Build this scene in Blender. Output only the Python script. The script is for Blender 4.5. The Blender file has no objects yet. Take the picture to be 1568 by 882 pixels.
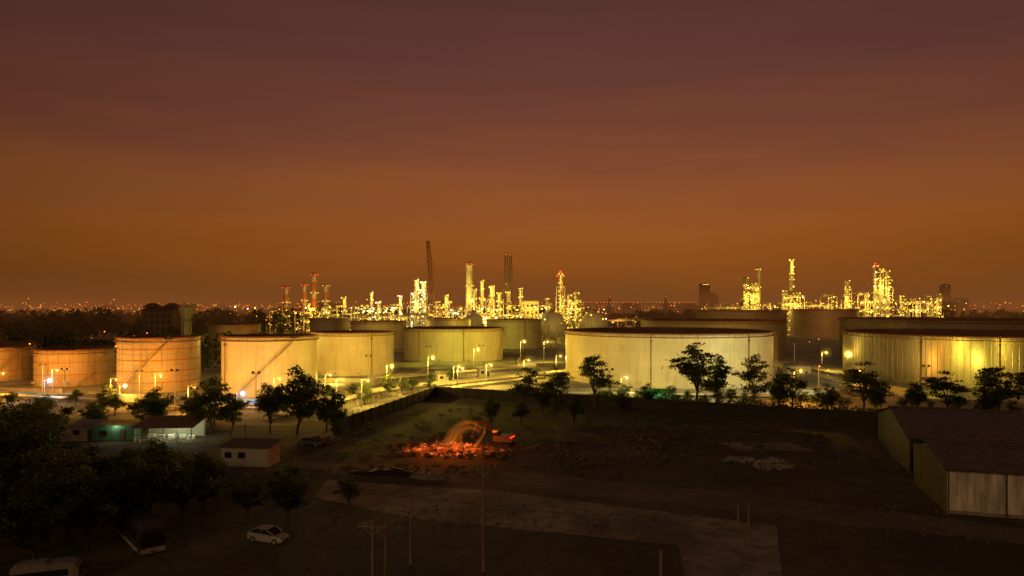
import bpy, math, random
from mathutils import Vector, Matrix, noise
random.seed(11)
S=bpy.context.scene
R=random.uniform
FM=0.85   # floodlight output factor
def lin(r,g,b):
    f=lambda c:(c/255/12.92) if c/255<=0.04045 else ((c/255+0.055)/1.055)**2.4
    return (f(r),f(g),f(b),1)
# ------------------------------------------------------------ materials
MATS={}
def mat(name,col,rough=0.7,metal=0.0,var=0.3,scale=1.0,bump=0.0,stretch=(1,1,1),col2=None):
    if name in MATS: return MATS[name]
    m=bpy.data.materials.new(name); m.use_nodes=True
    nt=m.node_tree; N=nt.nodes; L=nt.links
    b=N['Principled BSDF']; b.inputs['Roughness'].default_value=rough; b.inputs['Metallic'].default_value=metal
    tc=N.new('ShaderNodeTexCoord'); mp=N.new('ShaderNodeMapping'); mp.inputs['Scale'].default_value=stretch
    L.new(tc.outputs['Object'],mp.inputs['Vector'])
    no=N.new('ShaderNodeTexNoise'); no.inputs['Scale'].default_value=scale; no.inputs['Detail'].default_value=6; no.inputs['Roughness'].default_value=0.65
    L.new(mp.outputs[0],no.inputs['Vector'])
    cr=N.new('ShaderNodeValToRGB'); cr.color_ramp.elements[0].position=0.3; cr.color_ramp.elements[1].position=0.7
    c=col; d=col2 if col2 else tuple(x*(1-var) for x in c)
    cr.color_ramp.elements[0].color=(*d[:3],1); cr.color_ramp.elements[1].color=(*c[:3],1)
    L.new(no.outputs['Fac'],cr.inputs['Fac']); L.new(cr.outputs[0],b.inputs['Base Color'])
    if bump>0:
        bp=N.new('ShaderNodeBump'); bp.inputs['Strength'].default_value=bump; bp.inputs['Distance'].default_value=0.1
        L.new(no.outputs['Fac'],bp.inputs['Height']); L.new(bp.outputs[0],b.inputs['Normal'])
    MATS[name]=m; return m
def leafmat(name,col):
    m=mat(name,col,0.6,0,0.6,0.7); nt=m.node_tree;N=nt.nodes;L=nt.links
    out=[n for n in N if n.type=='OUTPUT_MATERIAL'][0]; b=N['Principled BSDF']
    t=N.new('ShaderNodeBsdfTranslucent'); t.inputs['Color'].default_value=(col[0]*1.6,col[1]*1.9,col[2]*0.9,1)
    mx=N.new('ShaderNodeMixShader'); mx.inputs[0].default_value=0.4; L.new(b.outputs[0],mx.inputs[1]); L.new(t.outputs[0],mx.inputs[2]); L.new(mx.outputs[0],out.inputs[0]); return m
def emis(name,col,st):
    if name in MATS: return MATS[name]
    m=bpy.data.materials.new(name); m.use_nodes=True
    b=m.node_tree.nodes['Principled BSDF']
    b.inputs['Base Color'].default_value=(0.05,0.05,0.05,1)
    b.inputs['Emission Color'].default_value=(*col,1); b.inputs['Emission Strength'].default_value=st
    try: m.cycles.emission_sampling='NONE'
    except Exception: pass
    MATS[name]=m; return m
def tankmat(name,col,seam=0.8,rust=0.5,metal=0.0,rough=0.5,pw=7.0,ph=2.2,stain=(0.22,0.13,0.06)):
    m=bpy.data.materials.new(name); m.use_nodes=True
    nt=m.node_tree; N=nt.nodes; L=nt.links; b=N['Principled BSDF']
    b.inputs['Roughness'].default_value=rough; b.inputs['Metallic'].default_value=metal
    uv=N.new('ShaderNodeUVMap')
    br=N.new('ShaderNodeTexBrick'); br.inputs['Scale'].default_value=1; br.inputs['Brick Width'].default_value=pw; br.inputs['Row Height'].default_value=ph
    br.inputs['Mortar Size'].default_value=0.035; br.inputs['Mortar Smooth'].default_value=0.3
    br.inputs['Color1'].default_value=(*col,1); br.inputs['Color2'].default_value=(*[c*0.9 for c in col],1); br.inputs['Mortar'].default_value=(*[c*seam for c in col],1)
    L.new(uv.outputs[0],br.inputs['Vector'])
    mp=N.new('ShaderNodeMapping'); mp.inputs['Scale'].default_value=(0.9,0.07,1); L.new(uv.outputs[0],mp.inputs['Vector'])
    no=N.new('ShaderNodeTexNoise'); no.inputs['Scale'].default_value=1.0; no.inputs['Detail'].default_value=8; no.inputs['Roughness'].default_value=0.7
    L.new(mp.outputs[0],no.inputs['Vector'])
    cr=N.new('ShaderNodeValToRGB'); cr.color_ramp.elements[0].position=0.48; cr.color_ramp.elements[1].position=0.76
    cr.color_ramp.elements[0].color=(0,0,0,1); cr.color_ramp.elements[1].color=(rust,)*3+(1,)
    L.new(no.outputs['Fac'],cr.inputs['Fac'])
    n3=N.new('ShaderNodeTexNoise'); n3.inputs['Scale'].default_value=0.12; n3.inputs['Detail'].default_value=4; L.new(uv.outputs[0],n3.inputs['Vector'])
    mx=N.new('ShaderNodeMixRGB'); mx.inputs['Color2'].default_value=(*stain,1)
    L.new(cr.outputs[0],mx.inputs['Fac']); L.new(br.outputs['Color'],mx.inputs['Color1'])
    m2=N.new('ShaderNodeMixRGB'); m2.blend_type='MULTIPLY'; m2.inputs['Fac'].default_value=0.35
    L.new(mx.outputs[0],m2.inputs['Color1']); L.new(n3.outputs['Fac'],m2.inputs['Color2'])
    L.new(m2.outputs[0],b.inputs['Base Color'])
    bp=N.new('ShaderNodeBump'); bp.inputs['Strength'].default_value=0.35; bp.inputs['Distance'].default_value=0.05
    L.new(no.outputs['Fac'],bp.inputs['Height']); L.new(bp.outputs[0],b.inputs['Normal'])
    return m
steel=mat('galvanised_steel',(0.45,0.44,0.4),0.45,0.3,0.4,0.5)
paintpipe=mat('pipe_paint',(0.5,0.45,0.32),0.5,0.1,0.4,0.3)
darksteel=mat('dark_steel',(0.09,0.07,0.055),0.6,0.2,0.4,1)
redsteel=mat('red_oxide_steel',(0.27,0.11,0.055),0.6,0.0,0.4,1)
concrete=mat('concrete',(0.3,0.28,0.25),0.9,0,0.45,0.4,0.3)
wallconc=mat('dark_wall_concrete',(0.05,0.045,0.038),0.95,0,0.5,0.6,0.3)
wood=mat('pole_wood',(0.28,0.22,0.16),0.9,0,0.5,2,0.3,(1,1,0.2))
rubber=mat('rubber',(0.02,0.02,0.02),0.8,0,0.2)
white=mat('white_paint',(0.7,0.7,0.66),0.35,0,0.12,0.7)
dimwhite=mat('dusty_white_paint',(0.42,0.41,0.38),0.4,0,0.3,0.7)
glass=mat('dark_glass',(0.02,0.022,0.025),0.08,0.0,0.1)
bark=mat('bark',(0.09,0.07,0.05),0.95,0,0.5,3,0.4)
leafA=leafmat('foliage_dark',(0.06,0.075,0.025))
leafB=leafmat('foliage_light',(0.11,0.13,0.035))
sod=emis('sodium_bulb',(1.0,0.40,0.03),3.0)
yel=emis('yellow_bulb',(1.0,0.60,0.06),3.0)
whi=emis('white_bulb',(1.0,0.88,0.5),3.6)
blu=emis('cool_bulb',(0.75,0.9,1.0),6.0)
red=emis('red_bulb',(1.0,0.04,0.015),2.5)
ora=emis('orange_bulb',(1.0,0.30,0.03),2.0)
# ------------------------------------------------------------ mesh builder
class MB:
    def __init__(s): s.v=[];s.f=[];s.m=[];s.s=[];s.mats=[]
    def mi(s,m):
        if m not in s.mats: s.mats.append(m)
        return s.mats.index(m)
    def add(s,vs,fs,m,smooth=False):
        o=len(s.v); k=s.mi(m); s.v+=[tuple(v) for v in vs]
        for f in fs: s.f.append([i+o for i in f]); s.m.append(k); s.s.append(smooth)
    def box(s,c,d,m,rz=0,taper=1.0):
        x,y,z=d[0]/2,d[1]/2,d[2]/2; ca,sa=math.cos(rz),math.sin(rz); vs=[]
        for k,t in ((-z,1),(z,taper)):
            for a,b in ((-x,-y),(x,-y),(x,y),(-x,y)):
                a*=t;b*=t
                vs.append((c[0]+a*ca-b*sa,c[1]+a*sa+b*ca,c[2]+k))
        s.add(vs,[(3,2,1,0),(4,5,6,7),(0,1,5,4),(1,2,6,5),(2,3,7,6),(3,0,4,7)],m)
    def tube(s,p,q,r0,m,r1=None,n=8,cap=True):
        p=Vector(p);q=Vector(q); r1=r0 if r1 is None else r1
        d=(q-p)
        if d.length<1e-5: return
        d.normalize(); a=Vector((0,0,1)) if abs(d.z)<0.95 else Vector((1,0,0))
        u=d.cross(a).normalized(); w=d.cross(u)
        vs=[];fs=[]
        for c,r in ((p,r0),(q,r1)):
            for i in range(n):
                t=2*math.pi*i/n; vs.append(c+u*(r*math.cos(t))+w*(r*math.sin(t)))
        for i in range(n): j=(i+1)%n; fs.append((i,n+i,n+j,j))
        s.add(vs,fs,m,n>4)
        if cap: s.add(vs,[list(range(n)),list(range(2*n-1,n-1,-1))],m)
    def lathe(s,prof,c,m,n=24,smooth=True):
        vs=[];fs=[];k=len(prof)
        for i in range(n):
            t=2*math.pi*i/n
            for r,z in prof: vs.append((c[0]+r*math.cos(t),c[1]+r*math.sin(t),c[2]+z))
        for i in range(n):
            j=(i+1)%n
            for a in range(k-1): fs.append((i*k+a,j*k+a,j*k+a+1,i*k+a+1))
        s.add(vs,fs,m,smooth)
    def ball(s,c,r,m,n=8):
        pr=[(max(1e-3,r*math.sin(math.pi*i/(n//2))),-r*math.cos(math.pi*i/(n//2))) for i in range(n//2+1)]
        s.lathe(pr,c,m,n)
    def quad(s,c,u,w,m): 
        s.add([c-u-w,c+u-w,c+u+w,c-u+w],[(0,1,2,3)],m)
    def truss(s,p,q,w,m,seg=8,r=0.12,w2=None):
        p=Vector(p);q=Vector(q);d=q-p; a=Vector((0,1,0)) if abs(d.normalized().y)<0.9 else Vector((1,0,0))
        u=d.cross(a).normalized(); v=d.cross(u).normalized(); w2=w if w2 is None else w2
        rings=[]
        for i in range(seg+1):
            t=i/seg; ww=(w+(w2-w)*t)/2; c=p+d*t
            rings.append([c+u*ww+v*ww,c-u*ww+v*ww,c-u*ww-v*ww,c+u*ww-v*ww])
        for i in range(seg):
            for k in range(4):
                s.tube(rings[i][k],rings[i+1][k],r,m,n=4,cap=False)
                s.tube(rings[i][k],rings[i+1][(k+1)%4],r*0.6,m,n=4,cap=False)
                s.tube(rings[i+1][k],rings[i+1][(k+1)%4],r*0.6,m,n=4,cap=False)
    def build(s,name,loc=(0,0,0),rz=0,parent=None,uv=None):
        me=bpy.data.meshes.new(name); me.from_pydata(s.v,[],s.f)
        for m in s.mats: me.materials.append(m)
        me.polygons.foreach_set('material_index',s.m); me.polygons.foreach_set('use_smooth',s.s)
        if uv:
            l=me.uv_layers.new(name='UVMap'); per=uv(None)
            for p in me.polygons:
                us=[uv(me.vertices[me.loops[li].vertex_index].co) for li in p.loop_indices]
                mxu=max(u[0] for u in us); mnu=min(u[0] for u in us)
                for li,u in zip(p.loop_indices,us):
                    uu=u[0]
                    if mxu-mnu>per/2 and uu<per/2: uu+=per
                    l.data[li].uv=(uu,u[1])
        me.update()
        o=bpy.data.objects.new(name,me); o.location=loc; o.rotation_euler=(0,0,rz)
        S.collection.objects.link(o)
        if parent: o.parent=parent
        return o
def empty(name,loc=(0,0,0),rz=0):
    o=bpy.data.objects.new(name,None); o.location=loc; o.rotation_euler=(0,0,rz); S.collection.objects.link(o); return o
def light(name,kind,loc,energy,col,parent=None,radius=0.4,aim=None,cone=110,blend=0.6):
    l=bpy.data.lights.new(name,kind); l.energy=energy; l.color=col; l.shadow_soft_size=radius
    o=bpy.data.objects.new(name,l); S.collection.objects.link(o)
    if kind=='SPOT': l.spot_size=math.radians(cone); l.spot_blend=blend
    if parent: o.parent=parent
    o.location=loc
    if aim is not None: o.rotation_euler=(Vector(aim)-Vector(loc)).to_track_quat('-Z','Y').to_euler()
    return o
SOD=(1.0,0.42,0.05); YEL=(1.0,0.64,0.09); GRN=(1.0,0.92,0.08); PALE=(1.0,0.78,0.18); ORG=(1.0,0.36,0.035)
# ------------------------------------------------------------ camera, world, sun
cd=bpy.data.cameras.new('camera'); cam=bpy.data.objects.new('camera',cd); S.collection.objects.link(cam)
cam.location=(0,0,25); cam.rotation_euler=(math.radians(90),0,0); cd.sensor_width=36; cd.lens=24; cd.shift_y=0.0172; cd.clip_end=20000; cd.clip_start=0.5
S.camera=cam
S.view_settings.view_transform='Standard'; S.view_settings.look='None'; S.view_settings.exposure=0
W=bpy.data.worlds.new('World'); S.world=W; W.use_nodes=True
nt=W.node_tree;N=nt.nodes;L=nt.links; bg=N['Background']
tc=N.new('ShaderNodeTexCoord'); sx=N.new('ShaderNodeSeparateXYZ'); L.new(tc.outputs['Generated'],sx.inputs[0])
mp=N.new('ShaderNodeMapping'); mp.inputs['Scale'].default_value=(1.0,1.0,9); mp.inputs['Rotation'].default_value=(0,0.05,0); L.new(tc.outputs['Generated'],mp.inputs['Vector'])
no=N.new('ShaderNodeTexNoise'); no.inputs['Scale'].default_value=2.2; no.inputs['Detail'].default_value=6; no.inputs['Roughness'].default_value=0.5; L.new(mp.outputs[0],no.inputs['Vector'])
ma=N.new('ShaderNodeMath'); ma.operation='MULTIPLY_ADD'; ma.inputs[1].default_value=0.11; L.new(no.outputs['Fac'],ma.inputs[0])
sb=N.new('ShaderNodeMath'); sb.operation='SUBTRACT'; sb.inputs[1].default_value=0.055; L.new(sx.outputs['Z'],sb.inputs[0]); L.new(sb.outputs[0],ma.inputs[2])
mu=N.new('ShaderNodeMath'); mu.operation='MULTIPLY'; mu.inputs[1].default_value=2.0; L.new(ma.outputs[0],mu.inputs[0])
cr=N.new('ShaderNodeValToRGB'); e=cr.color_ramp.elements
stops=[(0.0,lin(116,68,30)),(0.036,lin(130,73,26)),(0.065,lin(141,78,27)),(0.112,lin(146,82,33)),(0.159,lin(138,79,42)),(0.204,lin(126,71,46)),(0.248,lin(113,64,48)),(0.332,lin(96,57,48)),(0.409,lin(84,51,45)),(0.499,lin(68,45,40))]
e[0].position=0; e[0].color=stops[0][1]; e[1].position=stops[-1][0]*2; e[1].color=stops[-1][1]
for p,c in stops[1:-1]: q=e.new(p*2); q.color=c
L.new(mu.outputs[0],cr.inputs['Fac'])
ad=N.new('ShaderNodeMath'); ad.operation='SUBTRACT'; ad.inputs[1].default_value=0.12; L.new(sx.outputs['X'],ad.inputs[0])
pw=N.new('ShaderNodeMath'); pw.operation='POWER'; pw.inputs[1].default_value=2; L.new(ad.outputs[0],pw.inputs[0])
fa=N.new('ShaderNodeMath'); fa.operation='MULTIPLY_ADD'; fa.inputs[1].default_value=-0.75; fa.inputs[2].default_value=1.02; L.new(pw.outputs[0],fa.inputs[0])
mxx=N.new('ShaderNodeMath'); mxx.operation='MAXIMUM'; mxx.inputs[1].default_value=0.35; L.new(fa.outputs[0],mxx.inputs[0])
L.new(cr.outputs[0],bg.inputs['Color']); L.new(mxx.outputs[0],bg.inputs['Strength'])
sl=bpy.data.lights.new('low_fill_sun','SUN'); sl.energy=0.28; sl.angle=math.radians(12); sl.color=(1,0.66,0.28)  # added fill from behind the camera, standing for unseen off-screen lights
so=bpy.data.objects.new('low_fill_sun',sl); S.collection.objects.link(so)
so.rotation_euler=Vector((0.45,1,-0.42)).to_track_quat('-Z','Y').to_euler()
# smog layer over the far city, its lit haze put in as emission
hz=bpy.data.materials.new('smog'); hz.use_nodes=True; nt=hz.node_tree;N=nt.nodes;L=nt.links
for n_ in list(N): N.remove(n_)
out=N.new('ShaderNodeOutputMaterial'); va=N.new('ShaderNodeVolumeAbsorption'); va.inputs['Color'].default_value=(0,0,0,1); va.inputs['Density'].default_value=0.00045
ve=N.new('ShaderNodeEmission'); ve.inputs['Color'].default_value=lin(122,70,31); ve.inputs['Strength'].default_value=0.00045
av=N.new('ShaderNodeAddShader'); L.new(va.outputs[0],av.inputs[0]); L.new(ve.outputs[0],av.inputs[1]); L.new(av.outputs[0],out.inputs['Volume'])
b=MB(); b.box((0,5330,30),(17000,10000,59.6),hz); b.build('smog_haze')
def glowmat(name,col,st):
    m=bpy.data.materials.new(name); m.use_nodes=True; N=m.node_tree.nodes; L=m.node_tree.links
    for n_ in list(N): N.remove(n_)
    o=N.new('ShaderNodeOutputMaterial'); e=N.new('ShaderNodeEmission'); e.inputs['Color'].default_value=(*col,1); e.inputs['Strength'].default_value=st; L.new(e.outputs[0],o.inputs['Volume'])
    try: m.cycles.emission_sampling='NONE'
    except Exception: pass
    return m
GLOWS={}
def glow_shell(parent,loc,r,col,rad):  # emissive shells imitate the halo glow around a lamp
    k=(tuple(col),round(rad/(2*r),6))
    if k not in GLOWS: GLOWS[k]=glowmat('lamp_glow_shell',col,rad/(2*r))
    q=MB(); q.ball((0,0,0),r,GLOWS[k],20); o=q.build('lamp_glow_shell',loc,parent=parent); return o
# ------------------------------------------------------------ ground
def groundmat(name,c1,c2,c3,s1,s2,bump=0.5,rough=0.95):
    m=bpy.data.materials.new(name); m.use_nodes=True; nt=m.node_tree;N=nt.nodes;L=nt.links;b=N['Principled BSDF']; b.inputs['Roughness'].default_value=rough
    tc=N.new('ShaderNodeTexCoord')
    a=N.new('ShaderNodeTexNoise'); a.inputs['Scale'].default_value=s1; a.inputs['Detail'].default_value=8; a.inputs['Roughness'].default_value=0.6
    c=N.new('ShaderNodeTexNoise'); c.inputs['Scale'].default_value=s2; c.inputs['Detail'].default_value=8; c.inputs['Roughness'].default_value=0.75
    L.new(tc.outputs['Object'],a.inputs['Vector']); L.new(tc.outputs['Object'],c.inputs['Vector'])
    r=N.new('ShaderNodeValToRGB'); r.color_ramp.elements[0].position=0.38; r.color_ramp.elements[1].position=0.62
    r.color_ramp.elements[0].color=(*c1,1); r.color_ramp.elements[1].color=(*c2,1); L.new(a.outputs['Fac'],r.inputs['Fac'])
    r2=N.new('ShaderNodeValToRGB'); r2.color_ramp.elements[0].position=0.45; r2.color_ramp.elements[1].position=0.7; L.new(c.outputs['Fac'],r2.inputs['Fac'])
    mx=N.new('ShaderNodeMixRGB'); L.new(r2.outputs[0],mx.inputs['Fac']); L.new(r.outputs[0],mx.inputs['Color1']); mx.inputs['Color2'].default_value=(*c3,1)
    L.new(mx.outputs[0],b.inputs['Base Color'])
    bp=N.new('ShaderNodeBump'); bp.inputs['Strength'].default_value=bump; bp.inputs['Distance'].default_value=0.3; L.new(c.outputs['Fac'],bp.inputs['Height']); L.new(bp.outputs[0],b.inputs['Normal'])
    return m
soil=groundmat('soil_and_grass',(0.04,0.035,0.022),(0.10,0.075,0.05),(0.025,0.03,0.014),0.05,0.6)
yard=groundmat('yard_concrete',(0.2,0.185,0.15),(0.34,0.31,0.26),(0.11,0.1,0.08),0.06,0.35,0.3)
slabm=groundmat('slab_concrete',(0.14,0.12,0.095),(0.30,0.255,0.205),(0.05,0.042,0.034),0.10,0.45,0.4)
dirt=groundmat('dirt_road',(0.09,0.072,0.055),(0.15,0.125,0.1),(0.05,0.04,0.03),0.1,0.8,0.4)
grassm=groundmat('rough_grass',(0.07,0.07,0.025),(0.11,0.095,0.04),(0.05,0.055,0.02),0.12,1.2,0.8)
g=MB(); g.add([(-9000,-500,0),(9000,-500,0),(9000,14000,0),(-9000,14000,0)],[(0,1,2,3)],soil); g.build('ground')
def poly(name,pts,z,m):
    b=MB(); b.add([(x,y,z) for x,y in pts],[list(range(len(pts)))],m); return b.build(name)
def rough(pts,step=1.6,amp=0.5):
    o=[]
    for (a,c) in zip(pts,pts[1:]+pts[:1]):
        a=Vector(a);c=Vector(c);n=max(1,int((c-a).length/step))
        for i in range(n):
            q=a.lerp(c,i/n); o.append((q.x+R(-amp,amp),q.y+R(-amp,amp)))
    return o
poly('industrial_yard',[(-300,150),(-70,150),(-39,148),(-24,189),(18,172),(80,141),(300,150),(420,700),(-420,700)],0.02,yard)
poly('concrete_slab',rough([(-25.9,88.9),(-11,79.9),(17.4,71.2),(14.6,55),(22,55),(30.1,77.5),(-2.1,92),(-26.6,97.8)],0.9,0.1),0.012,slabm)
b=MB()
jm=mat('joint_dirt',(0.05,0.042,0.034),0.95)
for i in range(9):
    t=i/9; a=Vector((-22+t*44,96-t*17)); c=a+Vector((-5.5,-11.5)); b.add([(a.x,a.y,.018),(a.x+.12,a.y,.018),(c.x+.12,c.y,.018),(c.x,c.y,.018)],[(0,1,2,3)],jm)
b.add([(-24,92.5,.022),(24,76,.022),(24,75.85,.022),(-24,92.35,.022)],[(0,3,2,1)],jm)
b.build('slab_joints')
poly('dirt_road',rough([(-70,100),(-29,101),(-2,95.5),(30,82),(56,70),(57,77),(32,90),(0,103),(-30,109),(-70,112)],2,0.7),0.006,dirt)
poly('grass_field',rough([(-34,140),(-21,186),(18,168),(10,128),(-18,124)],3,1.2),0.006,grassm)
poly('yard_road',[(-60,142),(-46,142),(-31,193),(34,256),(60,300),(48,300),(22,264),(-42,200)],0.04,mat('yard_asphalt',(0.13,0.12,0.1),0.8,0,0.4,0.2))
poly('puddle',rough([(8,84),(10,84),(10.4,84.8),(8.4,85)],0.5,0.12),0.026,mat('water',(0.02,0.02,0.02),0.12,0,0.1))
poly('concrete_slab',rough([(39,118),(52,117),(51,124),(38,125)],1.5,0.4),0.012,slabm)
# ------------------------------------------------------------ tanks
tank_cream=tankmat('tank_cream_paint',(0.72,0.62,0.36),0.84,0.45)
tank_brown=tankmat('tank_brown_paint',(0.36,0.28,0.18),0.8,0.5)
tank_tan=tankmat('tank_weathered_paint',(0.62,0.40,0.18),0.6,0.75,ph=1.6)
tank_metal=tankmat('tank_corrugated_cladding',(0.66,0.6,0.4),0.6,0.8,metal=0.6,rough=0.3,pw=1.2,ph=5,stain=(0.16,0.12,0.05))
stairm=mat('stair_paint',(0.5,0.36,0.2),0.6,0,0.3,1)
roofm=mat('tank_roof_rusty',(0.2,0.10,0.055),0.8,0,0.6,0.15)
railm=mat('handrail_red',(0.32,0.12,0.06),0.6,0,0.3,1)
def tank(x,y,R_,h,m,ribs=0,hoops=0,stair=None,roof='float',pipes=(),n=96,name='storage_tank',rail=True):
    b=MB(); nz=max(2,int(h/2.2)); shell=MB()
    for i in range(n):
        t=2*math.pi*i/n
        for k in range(nz+1): shell.v.append((R_*math.cos(t),R_*math.sin(t),h*k/nz))
    k_=nz+1; shell.mats=[m]
    for i in range(n):
        j=(i+1)%n
        for a in range(nz): shell.f.append([i*k_+a,j*k_+a,j*k_+a+1,i*k_+a+1]); shell.m.append(0); shell.s.append(True)
    per=2*math.pi*R_
    def uvf(co):
        if co is None: return per
        return ((math.atan2(co.y,co.x)%(2*math.pi))*R_,co.z)
    top=empty(name,(x,y,0))
    shell.build('shell',uv=uvf,parent=top)
    if roof=='cone': b.lathe([(R_-0.02,h),(R_*0.5,h+R_*0.04),(0.01,h+R_*0.08)],(0,0,0),roofm,n)
    else:
        b.lathe([(R_-0.05,h),(R_-0.06,h-1.2),(0.01,h-1.0)],(0,0,0),roofm,n)
        b.truss((R_*0.9,0,h-0.5),(0,0,h-0.7),0.8,railm,10,0.06)
    for z,w,t_ in ((h-1.0,0.7,0.12),(0.15,0.35,0.25),(h,0.14,0.14)):
        b.lathe([(R_+0.01,z-t_/2),(R_+w,z-t_/2),(R_+w,z+t_/2),(R_+0.01,z+t_/2)],(0,0,0),railm if z>1 else concrete,n,False)
    for i in range(hoops):
        z=h*(i+1)/(hoops+1.0)
        b.lathe([(R_+0.01,z-0.09),(R_+0.22,z-0.09),(R_+0.22,z+0.09),(R_+0.01,z+0.09)],(0,0,0),railm if i%2 else steel,n//2,False)
    for i in range(ribs):
        t=2*math.pi*i/ribs; c=R_+0.13
        b.tube((c*math.cos(t),c*math.sin(t),0.3),(c*math.cos(t),c*math.sin(t),h-0.2),0.07,steel if not ribs>100 else m,n=4)
    if rail:
        np_=int(per/2.4); rr=R_+0.6
        for i in range(np_):
            t=2*math.pi*i/np_
            b.tube((rr*math.cos(t),rr*math.sin(t),h-1.0),(rr*math.cos(t),rr*math.sin(t),h+0.25),0.05,railm,n=4,cap=False)
        for z in (h-0.35,h+0.25):
            b.lathe([(rr-0.04,z-0.04),(rr+0.04,z-0.04),(rr+0.04,z+0.04),(rr-0.04,z+0.04),(rr-0.04,z-0.04)],(0,0,0),railm,n,False)
    if stair:
        t0,t1=stair; ns=40; pv=None
        for i in range(ns+1):
            t=t0+(t1-t0)*i/ns; z=0.2+(h-0.8)*i/ns; rr=R_+0.5
            c=Vector((rr*math.cos(t),rr*math.sin(t),z))
            o=Vector(((rr+0.6)*math.cos(t),(rr+0.6)*math.sin(t),z))
            b.box(c+Vector((0.25*math.cos(t),0.25*math.sin(t),0)),(0.9,0.7,0.06),stairm,t)
            if i%3==0: b.tube(o,o+Vector((0,0,1.1)),0.03,stairm,n=4,cap=False)
            if pv: b.tube(pv[1],o,0.06,stairm,n=4,cap=False); b.tube(pv[0],c,0.06,stairm,n=4,cap=False); b.tube(pv[1]+Vector((0,0,1.1)),o+Vector((0,0,1.1)),0.03,stairm,n=4,cap=False)
            pv=(c,o)
        c=pv[0]; b.box(c+Vector((0,0,0.5)),(2.2,2.2,0.12),darksteel,t1)
    for t in pipes:
        c=R_+0.35; b.tube((c*math.cos(t),c*math.sin(t),0),(c*math.cos(t),c*math.sin(t),h+0.5),0.14,redsteel,n=6)
        b.box((c*math.cos(t),c*math.sin(t),h-2),(0.5,0.5,0.6),redsteel,t)
    for t in (-1.2,-2.2,-1.75):
        b.tube(((R_-0.1)*math.cos(t),(R_-0.1)*math.sin(t),1.2),((R_+1.2)*math.cos(t),(R_+1.2)*math.sin(t),1.2),0.35,paintpipe,n=10)
    b.build('roof_girders_and_stairs',parent=top)
    return top
P2=math.pi
tank(-69.8,197,13.0,16.3,tank_cream,stair=(-1.95,-0.75),pipes=(-2.3,))
tank(-59.5,255,15.1,15.2,tank_cream,pipes=(-0.9,))
tank(-27.3,320,23,14.6,tank_cream,stair=(-0.5,-0.05),pipes=(-2.2,-1.3))
tank(53.3,236,34.7,16.4,tank_cream,stair=(-0.6,-0.2),pipes=(-1.92,-1.02),n=128)
tank(162,240,41,15.4,tank_metal,ribs=150,pipes=(-2.5,-2.0),n=150)
tank(-140.6,220,11.1,11.1,tank_tan,hoops=5,ribs=22,stair=(-1.0,-0.1))
tank(-105.3,204,11.1,15.6,tank_tan,hoops=9,ribs=18,stair=(-2.1,-0.9))
tank(-174.8,232,10.5,11,tank_tan,hoops=5,ribs=20,stair=(-1.2,-0.4))
tank(-132,325,11.7,16,tank_brown,roof='cone')
tank(1.2,406,16.3,16.8,tank_cream,pipes=(-1.2,))
tank(-78,400,16,15.8,tank_cream)
tank(-112,420,12,17,tank_brown,roof='cone')
tank(103.7,354,36,17.5,tank_brown,pipes=(-0.8,))
tank(184,550,35,21.5,tank_brown,n=72)
tank(256,560,26,22,tank_brown,n=72)
tank(207,330,44,18.6,tank_brown,n=110)
tank(292,300,36,16.5,tank_brown,n=72)
tank(-40,430,14,17,tank_cream)
# ------------------------------------------------------------ sphere tanks
def sphere_tank(x,y,r,zc):
    b=MB(); sm=mat('sphere_paint',(0.6,0.56,0.42),0.4,0.0,0.2,0.2)
    n=40; pr=[(max(0.01,r*math.sin(P2*i/20)),-r*math.cos(P2*i/20)) for i in range(21)]
    b.lathe(pr,(0,0,zc),sm,n)
    for i in range(10):
        t=2*P2*i/10; c=(r*0.98*math.cos(t),r*0.98*math.sin(t)); b.tube((*c,0),(*c,zc),0.4,paintpipe)
        t2=2*P2*(i+1)/10; c2=(r*0.98*math.cos(t2),r*0.98*math.sin(t2))
        b.tube((*c,0.5),(*c2,zc*0.75),0.12,steel,n=4); b.tube((*c2,0.5),(*c,zc*0.75),0.12,steel,n=4)
    b.lathe([(r+0.02,zc-0.1),(r+0.9,zc-0.1),(r+0.9,zc+0.1),(r+0.02,zc+0.1)],(0,0,0),steel,n,False)
    b.lathe([(2.0,zc+r-0.2),(2.0,zc+r+0.9),(1.9,zc+r+0.9)],(0,0,0),railm,16,False)
    b.tube((r+0.9,0,zc),(1.5,0,zc+r),0.15,steel,n=4)
    b.build('spherical_gas_tank',(x,y,0))
sphere_tank(-25,447,8.2,13.2); sphere_tank(26,443,9.3,12.3); sphere_tank(53,440,9,12.6)
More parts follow.
